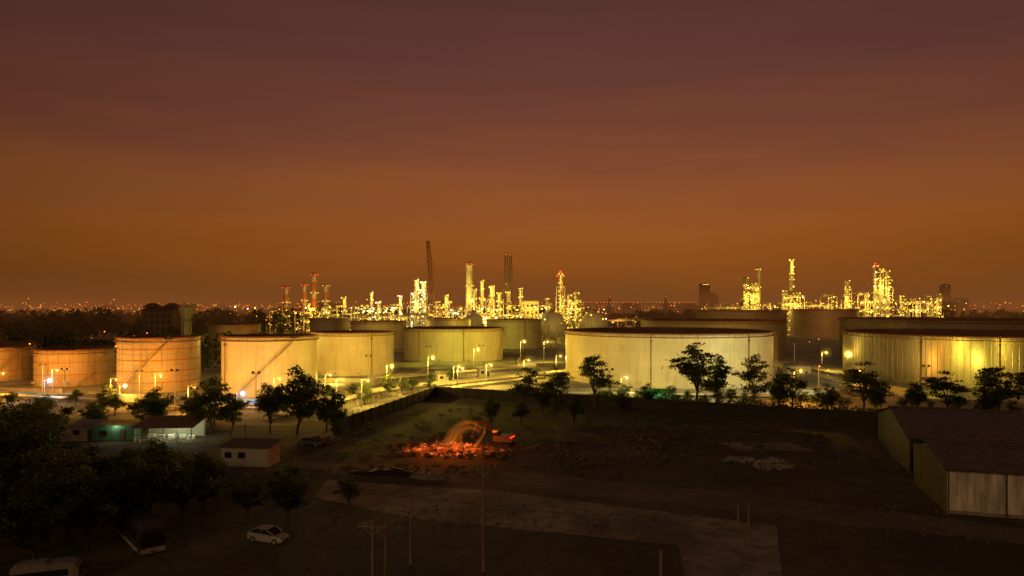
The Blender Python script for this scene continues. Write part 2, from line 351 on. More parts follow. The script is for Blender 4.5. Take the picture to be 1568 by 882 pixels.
# ------------------------------------------------------------ chimneys
def chimney(x,y,h,r,m1,lamps,name='chimney_stack',bands=False,platform=2,lit=0):
    b=MB(); n=8 if bands else 1
    for i in range(n):
        z0=h*i/n; z1=h*(i+1)/n; ra=r*(1.25-0.25*i/n); rb=r*(1.25-0.25*(i+1)/n)
        mm=m1 if (not bands or i%2==0) else mat('chimney_white',(0.6,0.5,0.4),0.7,0,0.3,0.5)
        b.tube((0,0,z0),(0,0,z1),ra,mm,rb,16,cap=(i==n-1))
    b.lathe([(r,h),(r+0.25,h),(r+0.25,h+0.5),(r*0.8,h+0.5),(r*0.8,h-1)],(0,0,0),darksteel,16,False)
    for k in range(platform):
        z=h*(0.97-0.27*k)
        b.lathe([(r,z-0.1),(r+1.1,z-0.1),(r+1.1,z+0.05),(r,z+0.05)],(0,0,0),steel,16,False)
        b.lathe([(r+1.1,z+1.0),(r+1.1,z+1.1),(r+1.05,z+1.1),(r+1.05,z+1.0)],(0,0,0),railm,16,False)
        for i in range(10): t=2*P2*i/10; b.tube(((r+1.1)*math.cos(t),(r+1.1)*math.sin(t),z),((r+1.1)*math.cos(t),(r+1.1)*math.sin(t),z+1.1),0.05,steel,n=4)
        lm=lamps[k%len(lamps)]
        for t in (-1.0,-2.1,0.6,2.2): b.ball(((r+1.2)*math.cos(t),(r+1.2)*math.sin(t),z+0.6),0.42,lm,6)
    b.tube((r*1.25+0.3,-0.3,0),(r+0.4,-0.3,h),0.12,steel,n=4)
    o=b.build(name,(x,y,0))
    light('stack_light','SPOT',(2,-12,h*0.45),lit or 6000,SOD if bands else YEL,o,0.4,(0,0,h*0.75),100)
brick=mat('chimney_brick',(0.5,0.2,0.08),0.8,0,0.3,0.6)
chimney(-159,480,38,1.5,brick,[red,sod],bands=True); chimney(-146,480,40,1.1,brick,[red,sod],bands=True)
chimney(-142,490,48,1.6,brick,[red,sod,sod],bands=True,platform=3); chimney(-131,480,39.5,1.4,brick,[ora,sod],bands=True)
chimney(-30,480,55,2.1,mat('chimney_concrete',(0.6,0.55,0.42),0.8,0,0.2,0.3),[red,yel,yel],platform=3,lit=14000)
# ------------------------------------------------------------ refinery units
def unit(x,y,w,d,h,lv,towers,lamp,lampc,dens=1.0,energy=4000,name='refinery_unit',redtop=False,bs=0.42):
    b=MB(); nx=max(1,int(w/6)); ny=max(1,int(d/7)); dens*=2.2; bs*=1.15; energy*=1.5
    for i in range(nx+1):
        for j in range(ny+1):
            px=-w/2+w*i/nx; py=-d/2+d*j/ny; hh=h*(1 if random.random()<0.6 else R(0.6,1))
            b.tube((px,py,0),(px,py,hh),0.22,steel,n=4,cap=False)
            for k in range(1,lv+1):
                z=h*k/lv
                if z>hh: break
                if i<nx:
                    b.tube((px,py,z),(px+w/nx,py,z),0.18,steel,n=4,cap=False)
                    if random.random()<0.6: b.tube((px,py,z-h/lv),(px+w/nx,py,z),0.1,steel,n=4,cap=False)
                if j<ny: b.tube((px,py,z),(px,py+d/ny,z),0.18,steel,n=4,cap=False)
    for k in range(1,lv+1):
        z=h*k/lv
        if random.random()<0.7 or k==lv:
            ww=w*R(0.4,0.95)*(1 if k<lv else 0.6); b.box((R(-.1,.1)*w,0,z+0.05),(ww,d*0.8,0.15),darksteel)
            b.tube((-w/2,-d/2,z+1.1),(w/2*R(0.2,1),-d/2,z+1.1),0.06,railm,n=4)
        for q in range(int(w/3*dens)+1):
            if random.random()<0.75: b.ball((R(-w/2,w/2),-d/2-0.4+R(0,1)*d*0.3,z-R(0.2,3.0)),bs*R(0.4,1.3),lamp if random.random()<0.7 else random.choice([yel,whi,sod,sod]),6)
        for q in range(max(1,int(w/5))):
            vx=R(-w/2+1,w/2-1)
            if random.random()<0.5: b.tube((vx-2,R(-d/3,d/3),z+1.4),(vx+2,R(-d/3,d/3),z+1.4),R(0.6,1.2),paintpipe,n=10)
            b.tube((vx,-d/2+0.3,0),(vx,-d/2+0.3,z+R(0,2)),R(0.12,0.35),paintpipe,n=6)
            b.tube((vx,-d/2,z-R(0,2)),(R(-w/2,w/2),-d/2,z-R(0,2)),R(0.12,0.3),paintpipe,n=6)
    for (tx,th,tr) in towers:
        b.tube((tx,0,0),(tx,0,th*0.55),tr*1.2,paintpipe,n=14); b.tube((tx,0,th*0.55),(tx,0,th),tr,paintpipe,tr,14)
        b.lathe([(tr,th),(tr*0.8,th+tr*0.5),(0.02,th+tr*0.7)],(tx,0,0),paintpipe,14)
        b.tube((tx+tr+0.5,-0.4,0),(tx+tr+0.5,-0.4,th+1.2),0.22,paintpipe,n=6)
        nn=max(3,int(th/5.5))
        for k in range(1,nn+1):
            z=th*k/nn-0.4+R(-.6,.2)
            b.lathe([(tr,z-0.08),(tr+1.0,z-0.08),(tr+1.0,z+0.06),(tr,z+0.06)],(tx,0,0),steel,12,False)
            b.lathe([(tr+1.0,z+1.0),(tr+1.0,z+1.1),(tr+.95,z+1.1),(tr+.95,z+1.0)],(tx,0,0),railm,12,False)
            for t in (-0.7,-2.3,-1.5)[:1+(random.random()<0.7)+(random.random()<0.3)]:
                b.ball((tx+(tr+1.0)*math.cos(t),(tr+1.0)*math.sin(t),z+R(0.3,1.1)),bs*R(0.5,1.2),lamp,6)
    if redtop:
        mx=max([h]+[t[1] for t in towers]); tx=towers[0][0] if towers else 0
        b.ball((tx,-0.5,mx+1.8),0.9,red,8); b.ball((tx+2.2,-0.9,mx-1),0.8,red,8); b.ball((tx-2.2,-0.9,mx-1),0.7,red,8)
    o=b.build(name,(x,y,0))
    mxh=max([h]+[t[1] for t in towers])
    light('unit_light','POINT',(0,-d/2-6,h*0.75),energy*1.3,lampc,o,0.6)
    if mxh>h*1.2: light('unit_light','POINT',(towers[0][0]+4,-6,mxh*0.9),energy*1.2,lampc,o,0.6)
    return o
unit(-159,470,16,12,20,3,[],ora,SOD,1,2500)
unit(-135,465,22,12,21,4,[(-4,26,1.0)],sod,YEL,1.2,3500)
unit(-115,455,20,14,23,4,[(3,30,0.8)],yel,YEL,1.2)
unit(-97,470,16,12,23,4,[(0,34,0.7),(5,27,1.1)],whi,YEL,1.4)
unit(-80,475,16,12,24,4,[(2,31,0.8)],whi,PALE,1.5)
unit(-64,470,10,10,34,7,[(-2,43,1.3),(3,41,1.2)],whi,PALE,1.3,5000)
unit(-50,475,14,12,26,4,[(4,32,1.0)],yel,YEL,1.2)
unit(-40,460,12,10,22,4,[],whi,PALE,1.4)
unit(-23,470,10,10,30,5,[(2,42,0.9),(-3,36,0.9)],yel,YEL,1.2)
unit(-12,470,12,10,29,5,[(-2,38,1.2),(3,33,0.8)],yel,YEL,1.3,4500)
unit(2,480,14,12,25,4,[(-5,34,1.0),(4,37,0.7)],yel,YEL,1.3)
unit(22,490,14,10,25,4,[(3,30,0.7)],yel,YEL,1.2)
unit(34,480,6,6,38,7,[(0,47,0.7)],sod,YEL,0.6,3500,redtop=True,name='flare_tower')
unit(42,480,12,10,29,5,[(3,34,1.3),(-2,32,1.1)],yel,YEL,1.4,4500)
unit(-70,440,40,8,18,3,[],sod,YEL,0.9,3000,name='pipe_rack')
unit(30,500,60,8,20,3,[],sod,YEL,0.8,3000,name='pipe_rack')
unit(-15,455,34,8,19,3,[],yel,YEL,0.9,3000,name='pipe_rack')
unit(-110,440,50,8,17,3,[],sod,YEL,0.8,3000,name='pipe_rack')
unit(80,520,50,8,15,2,[],sod,SOD,0.5,2500,name='pipe_rack')
unit(208,600,13,12,42,7,[(-3,49,1.6),(4,44,1.3)],yel,YEL,1.4,9000,bs=0.6)
chimney(216.5,600,58,1.2,paintpipe,[yel,yel,yel],platform=4,name='process_column',lit=15000)
unit(245,600,19,12,34,5,[(0,65,1.5),(-6,38,1.3),(6,36,1.1)],yel,YEL,1.5,9000,bs=0.6)
unit(226,610,22,10,26,3,[],yel,YEL,0.7,5000,bs=0.5)
unit(294,600,6,6,40,6,[(0,47,1.6)],yel,YEL,1.2,6000,bs=0.6)
unit(283,610,11,8,33,3,[],yel,YEL,0.4,5000,bs=0.5)
unit(308,600,14,12,36,5,[(3,33,1.4)],yel,YEL,1.3,6000,bs=0.6)
unit(321,600,10,10,56,9,[(-2,60,1.6),(3,57,1.1)],yel,YEL,1.4,10000,redtop=True,bs=0.6)
unit(332,605,7,7,48,8,[(0,56,1.5)],yel,YEL,1.2,7000,bs=0.6)
unit(352,600,34,12,29,4,[(-10,33,1.1),(4,31,1.0)],yel,YEL,1.2,7000,bs=0.55)
unit(374,605,12,8,32,4,[(3,35,1.2)],yel,YEL,1.0,5000,bs=0.55)
unit(270,615,60,8,26,3,[],sod,YEL,0.8,4000,name='pipe_rack')
unit(195,615,50,8,24,3,[],sod,YEL,0.6,4000,name='pipe_rack')
b=MB(); ym=mat('plant_house_wall',(0.6,0.52,0.3),0.8,0,0.2,0.3)
b.box((0,0,14),(13,9,28),ym); b.box((0,0,28.3),(13.6,9.6,0.5),concrete)
for k in range(5):
    for i in range(4): b.box((-4.6+i*3.1,-4.53,5+k*5),(1.4,0.1,1.6),glass)
o=b.build('plant_building',(13,500,0)); light('wall_light','SPOT',(0,-14,22),7000,YEL,o,0.5,(0,0,26),110)
b=MB(); b.truss((0,0,0),(0,0,62),7,darksteel,16,0.26,1.6); b.truss((4,6,0),(3,6,60),4,darksteel,16,0.22,1.4)
for z in (40,61): b.ball((0,-1,z),0.5,red,6)
b.build('lattice_tower',(-4,480,0))
b=MB(); rc=mat('crane_red',(0.3,0.09,0.04),0.6,0,0.3,1)
b.truss((4.5,0,3),(-0.5,0,68),3.0,rc,22,0.26,1.8); b.truss((4.5,0,4),(8.5,0,26),1.6,rc,8,0.14,1.0)
b.tube((8.5,0,26),(-0.5,0,68),0.16,rc,n=4); b.tube((8.5,0,26),(10,0,4),0.14,rc,n=4); b.tube((-0.5,0,68),(-2.5,0,28),0.08,darksteel,n=4)
b.box((6.5,0,3),(8,3.4,2.4),rc); b.box((3,-1.8,3),(2,1.4,2.38),white); b.box((6,1.9,0.9),(8,1,1.6),darksteel); b.box((6,-1.9,0.9),(8,1,1.6),darksteel); b.box((-2.5,0,27.4),(0.8,0.8,1.2),darksteel)
b.build('crawler_crane',(-55.5,455,0))
# ------------------------------------------------------------ lamps
def street_lamp(x,y,z,bulb=sod,col=SOD,energy=3000,arm=1,size=0.28,name='street_lamp'):
    b=MB(); b.tube((0,0,0),(0,0,0.5),0.2,concrete,0.16,8); b.tube((0,0,0.5),(0,0,z+0.3),0.11,steel,0.07,8)
    b.tube((0,0,z+0.3),(arm*1.3,-0.3,z+0.5),0.05,steel,n=6); b.box((arm*1.6,-0.35,z+0.5),(0.9,0.4,0.16),steel)
    b.ball((arm*1.6,-0.35,z+0.2),size*1.25,bulb,10)
    o=b.build(name,(x,y,0))
    for r_,a_ in ((2.6,0.025),(1.9,0.05),(1.3,0.10),(0.8,0.22)): glow_shell(o,(arm*1.6,-0.35,z+0.1),r_,col,a_)
    light('lamp_light','POINT',(arm*1.6,-0.35,z-0.45),energy*2.2,col,o,0.25)
    return o
def flood(x,y,z,aim,energy,col,bulb=yel,cone=120,size=0.2):
    b=MB(); b.tube((0,0,0),(0,0,z),0.14,steel,0.09,8); b.tube((-1,0,z),(1,0,z),0.06,steel,n=6)
    d=(Vector(aim)-Vector((x,y,z))).normalized(); a=math.atan2(d.y,d.x)
    for k in (-0.7,0.7):
        b.box((k,0,z+0.35),(0.3,0.6,0.5),darksteel,a); b.ball((k+d.x*0.25,d.y*0.25,z+0.35),size,bulb,8)
    o=b.build('floodlight_mast',(x,y,0))
    light('flood','SPOT',(d.x*0.9,d.y*0.9,z+0.35),energy*FM,col,o,0.35,(aim[0]-x,aim[1]-y,aim[2]),cone,0.7)
street_lamp(-35.3,192,7.9,yel,YEL,4500,size=0.45); street_lamp(-26.4,214,8.6,yel,YEL,4000,size=0.45); street_lamp(-17.6,205,6.5,sod,YEL,2500)
street_lamp(-14,249,9,yel,YEL,4000,size=0.42); street_lamp(3.6,290,9.7,yel,YEL,4000,size=0.42); street_lamp(14,300,9,sod,YEL,3000)
street_lamp(-92,176,7,sod,SOD,3500,size=0.35); street_lamp(-104,181,3.6,whi,YEL,1500,size=0.4); street_lamp(-128,190,7,sod,SOD,3500)
street_lamp(-59,216,3.0,yel,YEL,2500,size=0.3); street_lamp(71,172,8.5,sod,SOD,3500,size=.34); street_lamp(-150,195,7,sod,SOD,3500)
street_lamp(-68.5,170,3.0,blu,(0.7,0.85,1),500,size=0.4); street_lamp(-124,181,5,blu,(0.7,0.85,1),500,size=0.4)
street_lamp(100,200,6,sod,SOD,2500); street_lamp(118,260,7,yel,YEL,3000); street_lamp(92,290,7,sod,YEL,3000)
street_lamp(30,188,5,whi,PALE,1500,size=0.2); street_lamp(-45,175,6,sod,YEL,1800,size=0.2)
street_lamp(-85,240,13,sod,YEL,3500,size=0.3); street_lamp(-100,300,12,sod,SOD,3500,size=0.3)
street_lamp(-75,158,6,sod,SOD,2500,size=0.25); street_lamp(-170,200,8,sod,SOD,3500,size=0.35)
street_lamp(-71,101,4.2,whi,PALE,250,size=0.25); street_lamp(-74,106,3.5,whi,PALE,200,size=0.2)
for q_ in ((-37,168),(-16,200),(-8,211),(4,230),(16,248),(-60,172),(-100,170),(-140,186)): street_lamp(*q_,6.5,sod if q_[0]<-50 else yel,SOD if q_[0]<-50 else YEL,2600,size=0.22)  # extra lamps; those by the yard road added to brighten it
flood(-60,160,9,(-69.8,197,7),15000,(1,0.60,0.13)); flood(-82,166,9,(-72,197,7),8000,(1,0.50,0.08),sod)
flood(-45,214,9,(-57,250,7),15000,(1,0.60,0.09)); flood(-66,219,9,(-62,250,7),7000,(1,0.60,0.09))
flood(-32,262,9,(-32,310,7),14000,GRN); flood(-12,268,9,(-20,310,7),12000,GRN)
flood(24,168,9,(35,215,7),18500,(1,0.8,0.28)); flood(52,168,9,(53,210,7),18500,(1,0.88,0.36)); flood(80,178,9,(74,218,7),24000,(0.93,1,0.5),whi)
flood(108,178,9,(135,215,7),15000,(1,0.72,0.08)); flood(136,158,10,(160,205,8),11000,(1,0.68,0.07)); flood(128,186,7,(150,205,12),6500,(1,0.76,0.1))
flood(-132,192,8,(-140,220,6),6500,ORG,sod); flood(-95,174,8,(-104,204,7),9500,ORG,sod); flood(-118,180,8,(-107,204,7),7000,(1,0.5,0.06),sod); flood(-160,205,8,(-172,232,6),6500,ORG,sod)
flood(-8,362,9,(-2,390,9),8000,GRN); flood(-120,290,9,(-130,320,9),5000,SOD,sod); flood(-66,362,9,(-75,390,9),6000,YEL)
flood(120,290,9,(110,330,10),5000,SOD,sod); flood(24,400,9,(26,440,14),12000,YEL); flood(60,400,12,(53,440,16),8000,YEL); flood(-25,400,12,(-25,440,16),9000,YEL)
flood(235,500,14,(250,540,14),14000,SOD,sod); flood(170,480,14,(180,520,16),7000,SOD,sod)
def bulbs(name,pts,size=(0.2,0.4)):
    b=MB()
    for (x,y,z,m) in pts:
        b.tube((x,y,0),(x,y,z),0.07,darksteel,n=4)
        b.ball((x,y,z),R(*size),m,6)
    b.build(name)
bulbs('plant_lamp_posts',[(R(-165,60),R(405,520),R(14,25),random.choice([sod,yel,whi,yel,ora,sod])) for i in range(220)],(0.25,0.65))
bulbs('yard_lamp_posts',[(R(95,190),R(170,420),R(2,7),random.choice([sod,yel,ora])) for i in range(18)]+[(R(-260,-140),R(240,420),R(3,12),random.choice([sod,ora])) for i in range(26)])
bulbs('plant_lamp_posts',[(R(190,400),R(580,660),R(20,30),random.choice([sod,yel,yel])) for i in range(80)],(0.4,0.7))
pts=[]
for i in range(1400):
    y=R(900,3200); t=R(-0.78,0.78)
    if t>-0.25 and random.random()<0.6: continue
    pts.append((t*y,y,R(8,27) if random.random()<0.85 else R(25,36),random.choice([ora,ora,ora,sod,sod,red])))
b=MB()
for x,y,z,m in pts:
    b.tube((x,y,0),(x,y,z),0.3,darksteel,n=4); b.ball((x,y,z),y*R(0.0003,0.001),m,6)
b.build('city_lights')
b=MB()
for i in range(34):
    x=166+i*7.2; b.tube((x,1500,0),(x,1500,29),0.5,darksteel,n=4); b.ball((x,1497,32+R(-0.5,0.5)),R(0.6,1.1),ora if i%3 else red,6)
b.box((285,1502,29),(250,8,1.5),darksteel)
for x in (215,338): b.truss((x,1502,0),(x,1502,46),6,darksteel,8,0.7,3); b.ball((x,1500,44),1.1,ora,6)
b.build('distant_bridge')
dm=mat('distant_building',(0.10,0.07,0.045),0.9,0,0.3,0.05)  # haze over far buildings put into the brown base colour
def highrise(x,y,w,h,lit=True):
    b=MB(); b.box((0,0,h/2),(w,w,h),dm); b.box((0,0,h+2),(w*0.6,w*0.6,4),dm)
    for i in range(int(h/9)):
        for j in range(4):
            if random.random()<(0.15 if lit else 0.05): b.box((-w*0.36+j*w*0.24,-w/2-0.3,6+i*9),(w*0.08,0.5,2.0),ora)
    if lit: b.box((0,-w/2-0.6,h-2),(w*0.7,0.8,2.0),sod)
    b.build('highrise_building',(x,y,0))
highrise(705,2500,32,104); highrise(1586,2500,26,100,False); highrise(760,2600,30,70,False); highrise(1640,2500,40,50,False); highrise(800,2700,26,62,False)
for i in range(40): 
    y=R(1500,2800); highrise(R(-0.7,0.7)*y,y,R(25,60),R(14,34),False)
b=MB(); hm=mat('house_wall',(0.12,0.08,0.05),0.9); rt=mat('roof_tile',(0.1,0.05,0.03),0.9)
b.box((0,0,11),(18,12,22),hm)
def hip(b,cx,w,d,z,h,m,r=0.35):
    b.add([(cx-w/2,-d/2,z),(cx+w/2,-d/2,z),(cx+w/2,d/2,z),(cx-w/2,d/2,z),(cx-w*r,0,z+h),(cx+w*r,0,z+h)],[(0,1,5,4),(1,2,5),(2,3,4,5),(3,0,4),(3,2,1,0)],m)
hip(b,0,21,14,22.05,3,rt); hip(b,-6,9,10,24,2.6,rt,0.2); hip(b,6,9,10,24,2.6,rt,0.2)
for k in range(5):
    for i in range(5): b.box((-7+i*3.5,-6.05,3+k*4),(1.5,0.12,2),glass)
b.build('hip_roof_building',(-215,420,0))
b=MB(); wm=mat('water_tower_concrete',(0.32,0.3,0.26),0.8,0,0.3,0.4)
b.lathe([(1.6,0),(1.3,17),(1.6,18),(3.2,24),(3.2,24.6),(0.02,25)],(0,0,0),wm,20)
for i in range(8):
    t=2*P2*i/8; b.tube((2.2*math.cos(t),2.2*math.sin(t),0),(1.9*math.cos(t),1.9*math.sin(t),18),0.2,wm,n=6); b.tube((1.8*math.cos(t),1.8*math.sin(t),18),(3.3*math.cos(t),3.3*math.sin(t),24),0.15,wm,n=6)
b.lathe([(3.3,25.2),(3.3,25.3),(3.2,25.3)],(0,0,0),railm,20,False); b.lathe([(3.0,17.9),(3.0,18.1),(1.4,18.1),(1.4,17.9)],(0,0,0),wm,20,False)
o=b.build('water_tower',(-143,300,0)); light('tower_light','POINT',(8,-10,10),1500,YEL,o,0.3)
for (x,y,w,h) in ((-200,262,26,5),(-235,330,30,6),(-190,360,22,7),(-160,280,14,5),(-270,350,30,7),(-215,240,18,4)):
    b=MB(); b.box((0,0,h/2),(w,10,h),mat('shed_wall',(0.3,0.25,0.18),0.9,0,0.4,0.3)); b.add([(-w/2-.5,-5.6,h-.1),(w/2+.5,-5.6,h-.1),(w/2+.5,0,h+2),(-w/2-.5,0,h+2),(w/2+.5,5.6,h-.1),(-w/2-.5,5.6,h-.1)],[(0,1,2,3),(3,2,4,5)],roofm)
    for i in range(int(w/4)): b.box((-w/2+2+i*4,-5.03,h*0.5),(1.5,0.1,1.6),glass)
    o=b.build('low_shed',(x,y,0),R(-.2,.2)); light('eave_light','POINT',(w*0.2,-7,h),900,SOD,o,0.3)
# ------------------------------------------------------------ perimeter wall, bunds, pipes, fence
def wall(name,pts,h,t,m):
    b=MB()
    for (a,c) in zip(pts[:-1],pts[1:]):
        a=Vector(a);c=Vector(c);d=c-a;n=max(1,int(d.length/4)); ang=math.atan2(d.y,d.x)
        mid=(a+c)/2; b.box((mid.x,mid.y,h/2),(d.length,t,h),m,ang); b.box((mid.x,mid.y,h+0.05),(d.length,t+0.12,0.1),m,ang)
        for i in range(n+1): q=a+d*i/n; b.box((q.x,q.y,h/2+0.1),(t+0.15,t+0.15,h+0.2),m,ang)
    b.build(name)
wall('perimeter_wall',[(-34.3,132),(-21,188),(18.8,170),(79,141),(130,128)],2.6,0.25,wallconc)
bund=mat('bund_wall',(0.28,0.25,0.2),0.9,0,0.4,0.3)
for pts in ([(-90,170),(-48,176),(-42,222),(-84,222),(-90,170)],[(-48,232),(-34,240),(-32,278),(-80,280),(-84,232)],[(-56,284),(2,288),(6,350),(-58,350)],[(14,196),(98,190),(102,280),(10,280),(14,196)],[(-125,182),(-92,182)],[(-165,196),(-128,194)],[(-210,205),(-165,203)],[(112,190),(240,178)],[(112,190),(112,290)]):
    wall('bund_wall',pts,1.3,0.3,bund)
def pipe_run(pts,n,sp,r,z,name='ground_pipeline'):
    b=MB()
    for (a,c) in zip(pts[:-1],pts[1:]):
        a=Vector((*a,z));c=Vector((*c,z));d=(c-a).normalized();u=Vector((-d.y,d.x,0)); Ln=(c-a).length
        for i in range(n):
            o=u*(i-(n-1)/2)*sp; b.tube(a+o,c+o,r*R(0.7,1.3),paintpipe,n=8)
        for k in range(int(Ln/5)+1):
            q=a+d*k*5; b.tube(q-u*(n*sp/2)-Vector((0,0,r+0.12)),q+u*(n*sp/2)-Vector((0,0,r+0.12)),0.12,concrete,n=4)
            for s_ in (-1,1): b.tube((q+u*s_*n*sp/2).to_tuple()[:2]+(0,),q+u*s_*n*sp/2,0.1,concrete,n=4)
    b.build(name)
pipe_run([(-52,150),(-38,196),(24,256),(50,300)],8,0.75,0.2,1.0); pipe_run([(-90,163),(-54,167)],5,0.7,0.2,0.8); pipe_run([(-44,226),(4,268)],6,0.8,0.22,1.0)
pipe_run([(-150,188),(-92,172)],5,0.7,0.2,0.8); pipe_run([(0,192),(90,182)],4,0.7,0.2,0.8); pipe_run([(104,200),(108,330)],7,0.8,0.22,1.2); pipe_run([(-24,196),(10,232)],4,0.7,0.2,0.8)
def fence(pts,h,name='mesh_fence',m=None):
    b=MB(); m=m or steel
    for (a,c) in zip(pts[:-1],pts[1:]):
        a=Vector((*a,0));c=Vector((*c,0));d=c-a;n=int(d.length/2.5)
        for i in range(n+1): q=a+d*i/n; b.tube(q,q+Vector((0,0,h)),0.06,m,n=4)
        for k in range(5): z=Vector((0,0,h*(k+1)/5)); b.tube(a+z,c+z,0.03,m,n=4)
    b.build(name)
pf=mat('fence_paint',(0.6,0.52,0.3),0.7)
fence([(-37,142),(-22.5,190),(30,168.5)],2.2,m=pf); fence([(-45,150),(-30,194),(26,248)],1.8,m=pf); fence([(-95,160),(-55,162)],2.0,m=pf); fence([(-170,182),(-98,166)],2,m=pf)
def hut(x,y,w,d,h,mw,mr,rz=0,name='pump_house',door=True):
    b=MB(); b.box((0,0,h/2),(w,d,h),mw)
    b.add([(-w/2-.35,-d/2-.4,h-.05),(w/2+.35,-d/2-.4,h-.05),(w/2+.35,d/2+.4,h+.45),(-w/2-.35,d/2+.4,h+.45),(-w/2-.35,-d/2-.4,h+.06),(w/2+.35,-d/2-.4,h+.06),(w/2+.35,d/2+.4,h+.56),(-w/2-.35,d/2+.4,h+.56)],[(0,3,2,1),(4,5,6,7),(0,1,5,4),(1,2,6,5),(2,3,7,6),(3,0,4,7)],mr)
    if door: b.box((w*0.3,-d/2-0.03,1.05),(0.9,0.06,2.1),darksteel)
    for i in range(max(1,int(w/3))): b.box((-w/2+1.2+i*2.2,-d/2-0.03,h*0.58),(1.1,0.06,0.9),glass)
    return b.build(name,(x,y,0),rz)
cw=mat('hut_cream',(0.5,0.47,0.38),0.8,0,0.25,0.5)
hut(-22,222,5,4,3.2,cw,concrete,0.3); hut(-10,240,4,4,3,cw,concrete,0.3); hut(-57,190,4,3,2.8,cw,concrete); hut(100,240,8,5,4,cw,concrete); hut(112,215,5,4,3,cw,concrete)
gm=mat('green_tarp',(0.04,0.35,0.12),0.6,0,0.3,1); bm_=mat('blue_tarp',(0.04,0.12,0.4),0.6,0,0.4,1)
b=MB(); hip(b,0,8,4,2.4,1.0,gm)
for sx_ in (-3.8,3.8):
    for sy_ in (-1.8,1.8): b.tube((sx_,sy_,0),(sx_,sy_,2.5),0.06,steel,n=6)
b.box((0,1.9,1.4),(7.6,0.06,1.95),gm); o=b.build('green_canopy_tent',(38.5,178,0)); light('tent_light','POINT',(0,-1.5,2.2),700,(0.8,1,0.7),o,0.2)
def tarp_heap(x,y,w,d,h,m,name):
    b=MB(); nx,ny=14,8; vs=[]
    for j in range(ny+1):
        for i in range(nx+1):
            u=i/nx*2-1;v=j/ny*2-1; z=h*max(0,(1-u**4)*(1-v**2))*R(0.65,1.1)+0.03; vs.append((u*w/2+R(-.1,.1),v*d/2+R(-.1,.1),z))
    b.add(vs,[(j*(nx+1)+i,j*(nx+1)+i+1,(j+1)*(nx+1)+i+1,(j+1)*(nx+1)+i) for j in range(ny) for i in range(nx)],m,True); b.build(name,(x,y,0))
tarp_heap(-119,184,9,4,1.3,bm_,'blue_tarpaulin'); tarp_heap(-133,187,8,4,1.3,bm_,'blue_tarpaulin'); tarp_heap(-104,176,9,4,1.2,bm_,'blue_tarpaulin'); tarp_heap(-66,174,5,3,1.2,bm_,'blue_tarpaulin'); tarp_heap(-158,197,9,4,1.2,bm_,'blue_tarpaulin')
# ------------------------------------------------------------ trees
def treemesh(name,seed,style):
    rnd=random.Random(seed); b=MB()
    def rr(a,c): return rnd.uniform(a,c)
    fork=3.0 if style=='umb' else 2.2
    lean=Vector((rr(-.5,.5),rr(-.5,.5),fork)); base=Vector((0,0,-0.1))
    b.tube(base,lean*0.5+Vector((rr(-.15,.15),0,0)),0.24,bark,0.18,8); b.tube(lean*0.5,lean,0.19,bark,0.15,8)
    nl={'umb':12,'dense':13,'small':9}[style]
    tips=[]
    for i in range(nl):
        a=2*math.pi*i*0.382+rr(-.4,.4); rad=rr(1.0,4.2) if style=='umb' else rr(0.9,3.4); zt=rr(4.6,9.2)-rad*0.28 if style=='umb' else rr(3.4,8.8)-rad*0.3
        if i==0: rad=0.5; zt=9.0
        mid=lean+Vector((math.cos(a)*rad*0.45,math.sin(a)*rad*0.45,(zt-fork)*0.55)); tip=Vector((math.cos(a)*rad,math.sin(a)*rad,zt))
        b.tube(lean-Vector((0,0,rr(0,0.8))),mid,0.1,bark,0.06,6,False); b.tube(mid,tip,0.06,bark,0.025,5,False)
        tips.append((tip,1))
        for k in range(6):
            t=rr(0.15,1); p=mid.lerp(tip,t); q=p+Vector((rr(-1.4,1.4),rr(-1.4,1.4),rr(-0.4,0.9)))
            b.tube(p,q,0.03,bark,0.012,4,False); tips.append((q,rr(0.45,1.0)))
    for tip,s in tips:
        nlv={'umb':50,'dense':85,'small':55}[style]; ex=(1.0,1.0,0.34) if style=='umb' else (0.95,0.95,0.65)
        lm=leafA if rnd.random()<0.6 else leafB
        for k in range(int(nlv*s)):
            v=Vector((rnd.gauss(0,.5),rnd.gauss(0,.5),rnd.gauss(0,.5)))
            c=tip+Vector((v.x*ex[0],v.y*ex[1],v.z*ex[2]))*s*1.2
            n=Vector((rr(-1,1),rr(-1,1),rr(0,1.3))).normalized(); u=n.orthogonal().normalized(); u.rotate(Matrix.Rotation(rr(0,6.3),3,n)); w=n.cross(u)
            sz=rr(0.06,0.16)
            b.quad(c,u*sz*1.3,w*sz*0.75,lm)
    ob=b.build(name); m=ob.data; bpy.data.objects.remove(ob); m.name=name; return m
TM={'umb':[treemesh('umbrella_tree_mesh',s,'umb') for s in (1,2,3,4,10)],'dense':[treemesh('dense_tree_mesh',s,'dense') for s in (5,6,7)],'small':[treemesh('small_tree_mesh',s,'small') for s in (8,9)]}
def tree(x,y,h,style='umb',w=1.0,name=None):
    m=random.choice(TM[style]); o=bpy.data.objects.new(name or {'umb':'rain_tree','dense':'mango_tree','small':'young_tree'}[style],m)
    o.location=(x,y,0); o.rotation_euler=(0,0,R(0,6.28)); s=h/9.6; o.scale=(s*w,s*w,s); S.collection.objects.link(o)
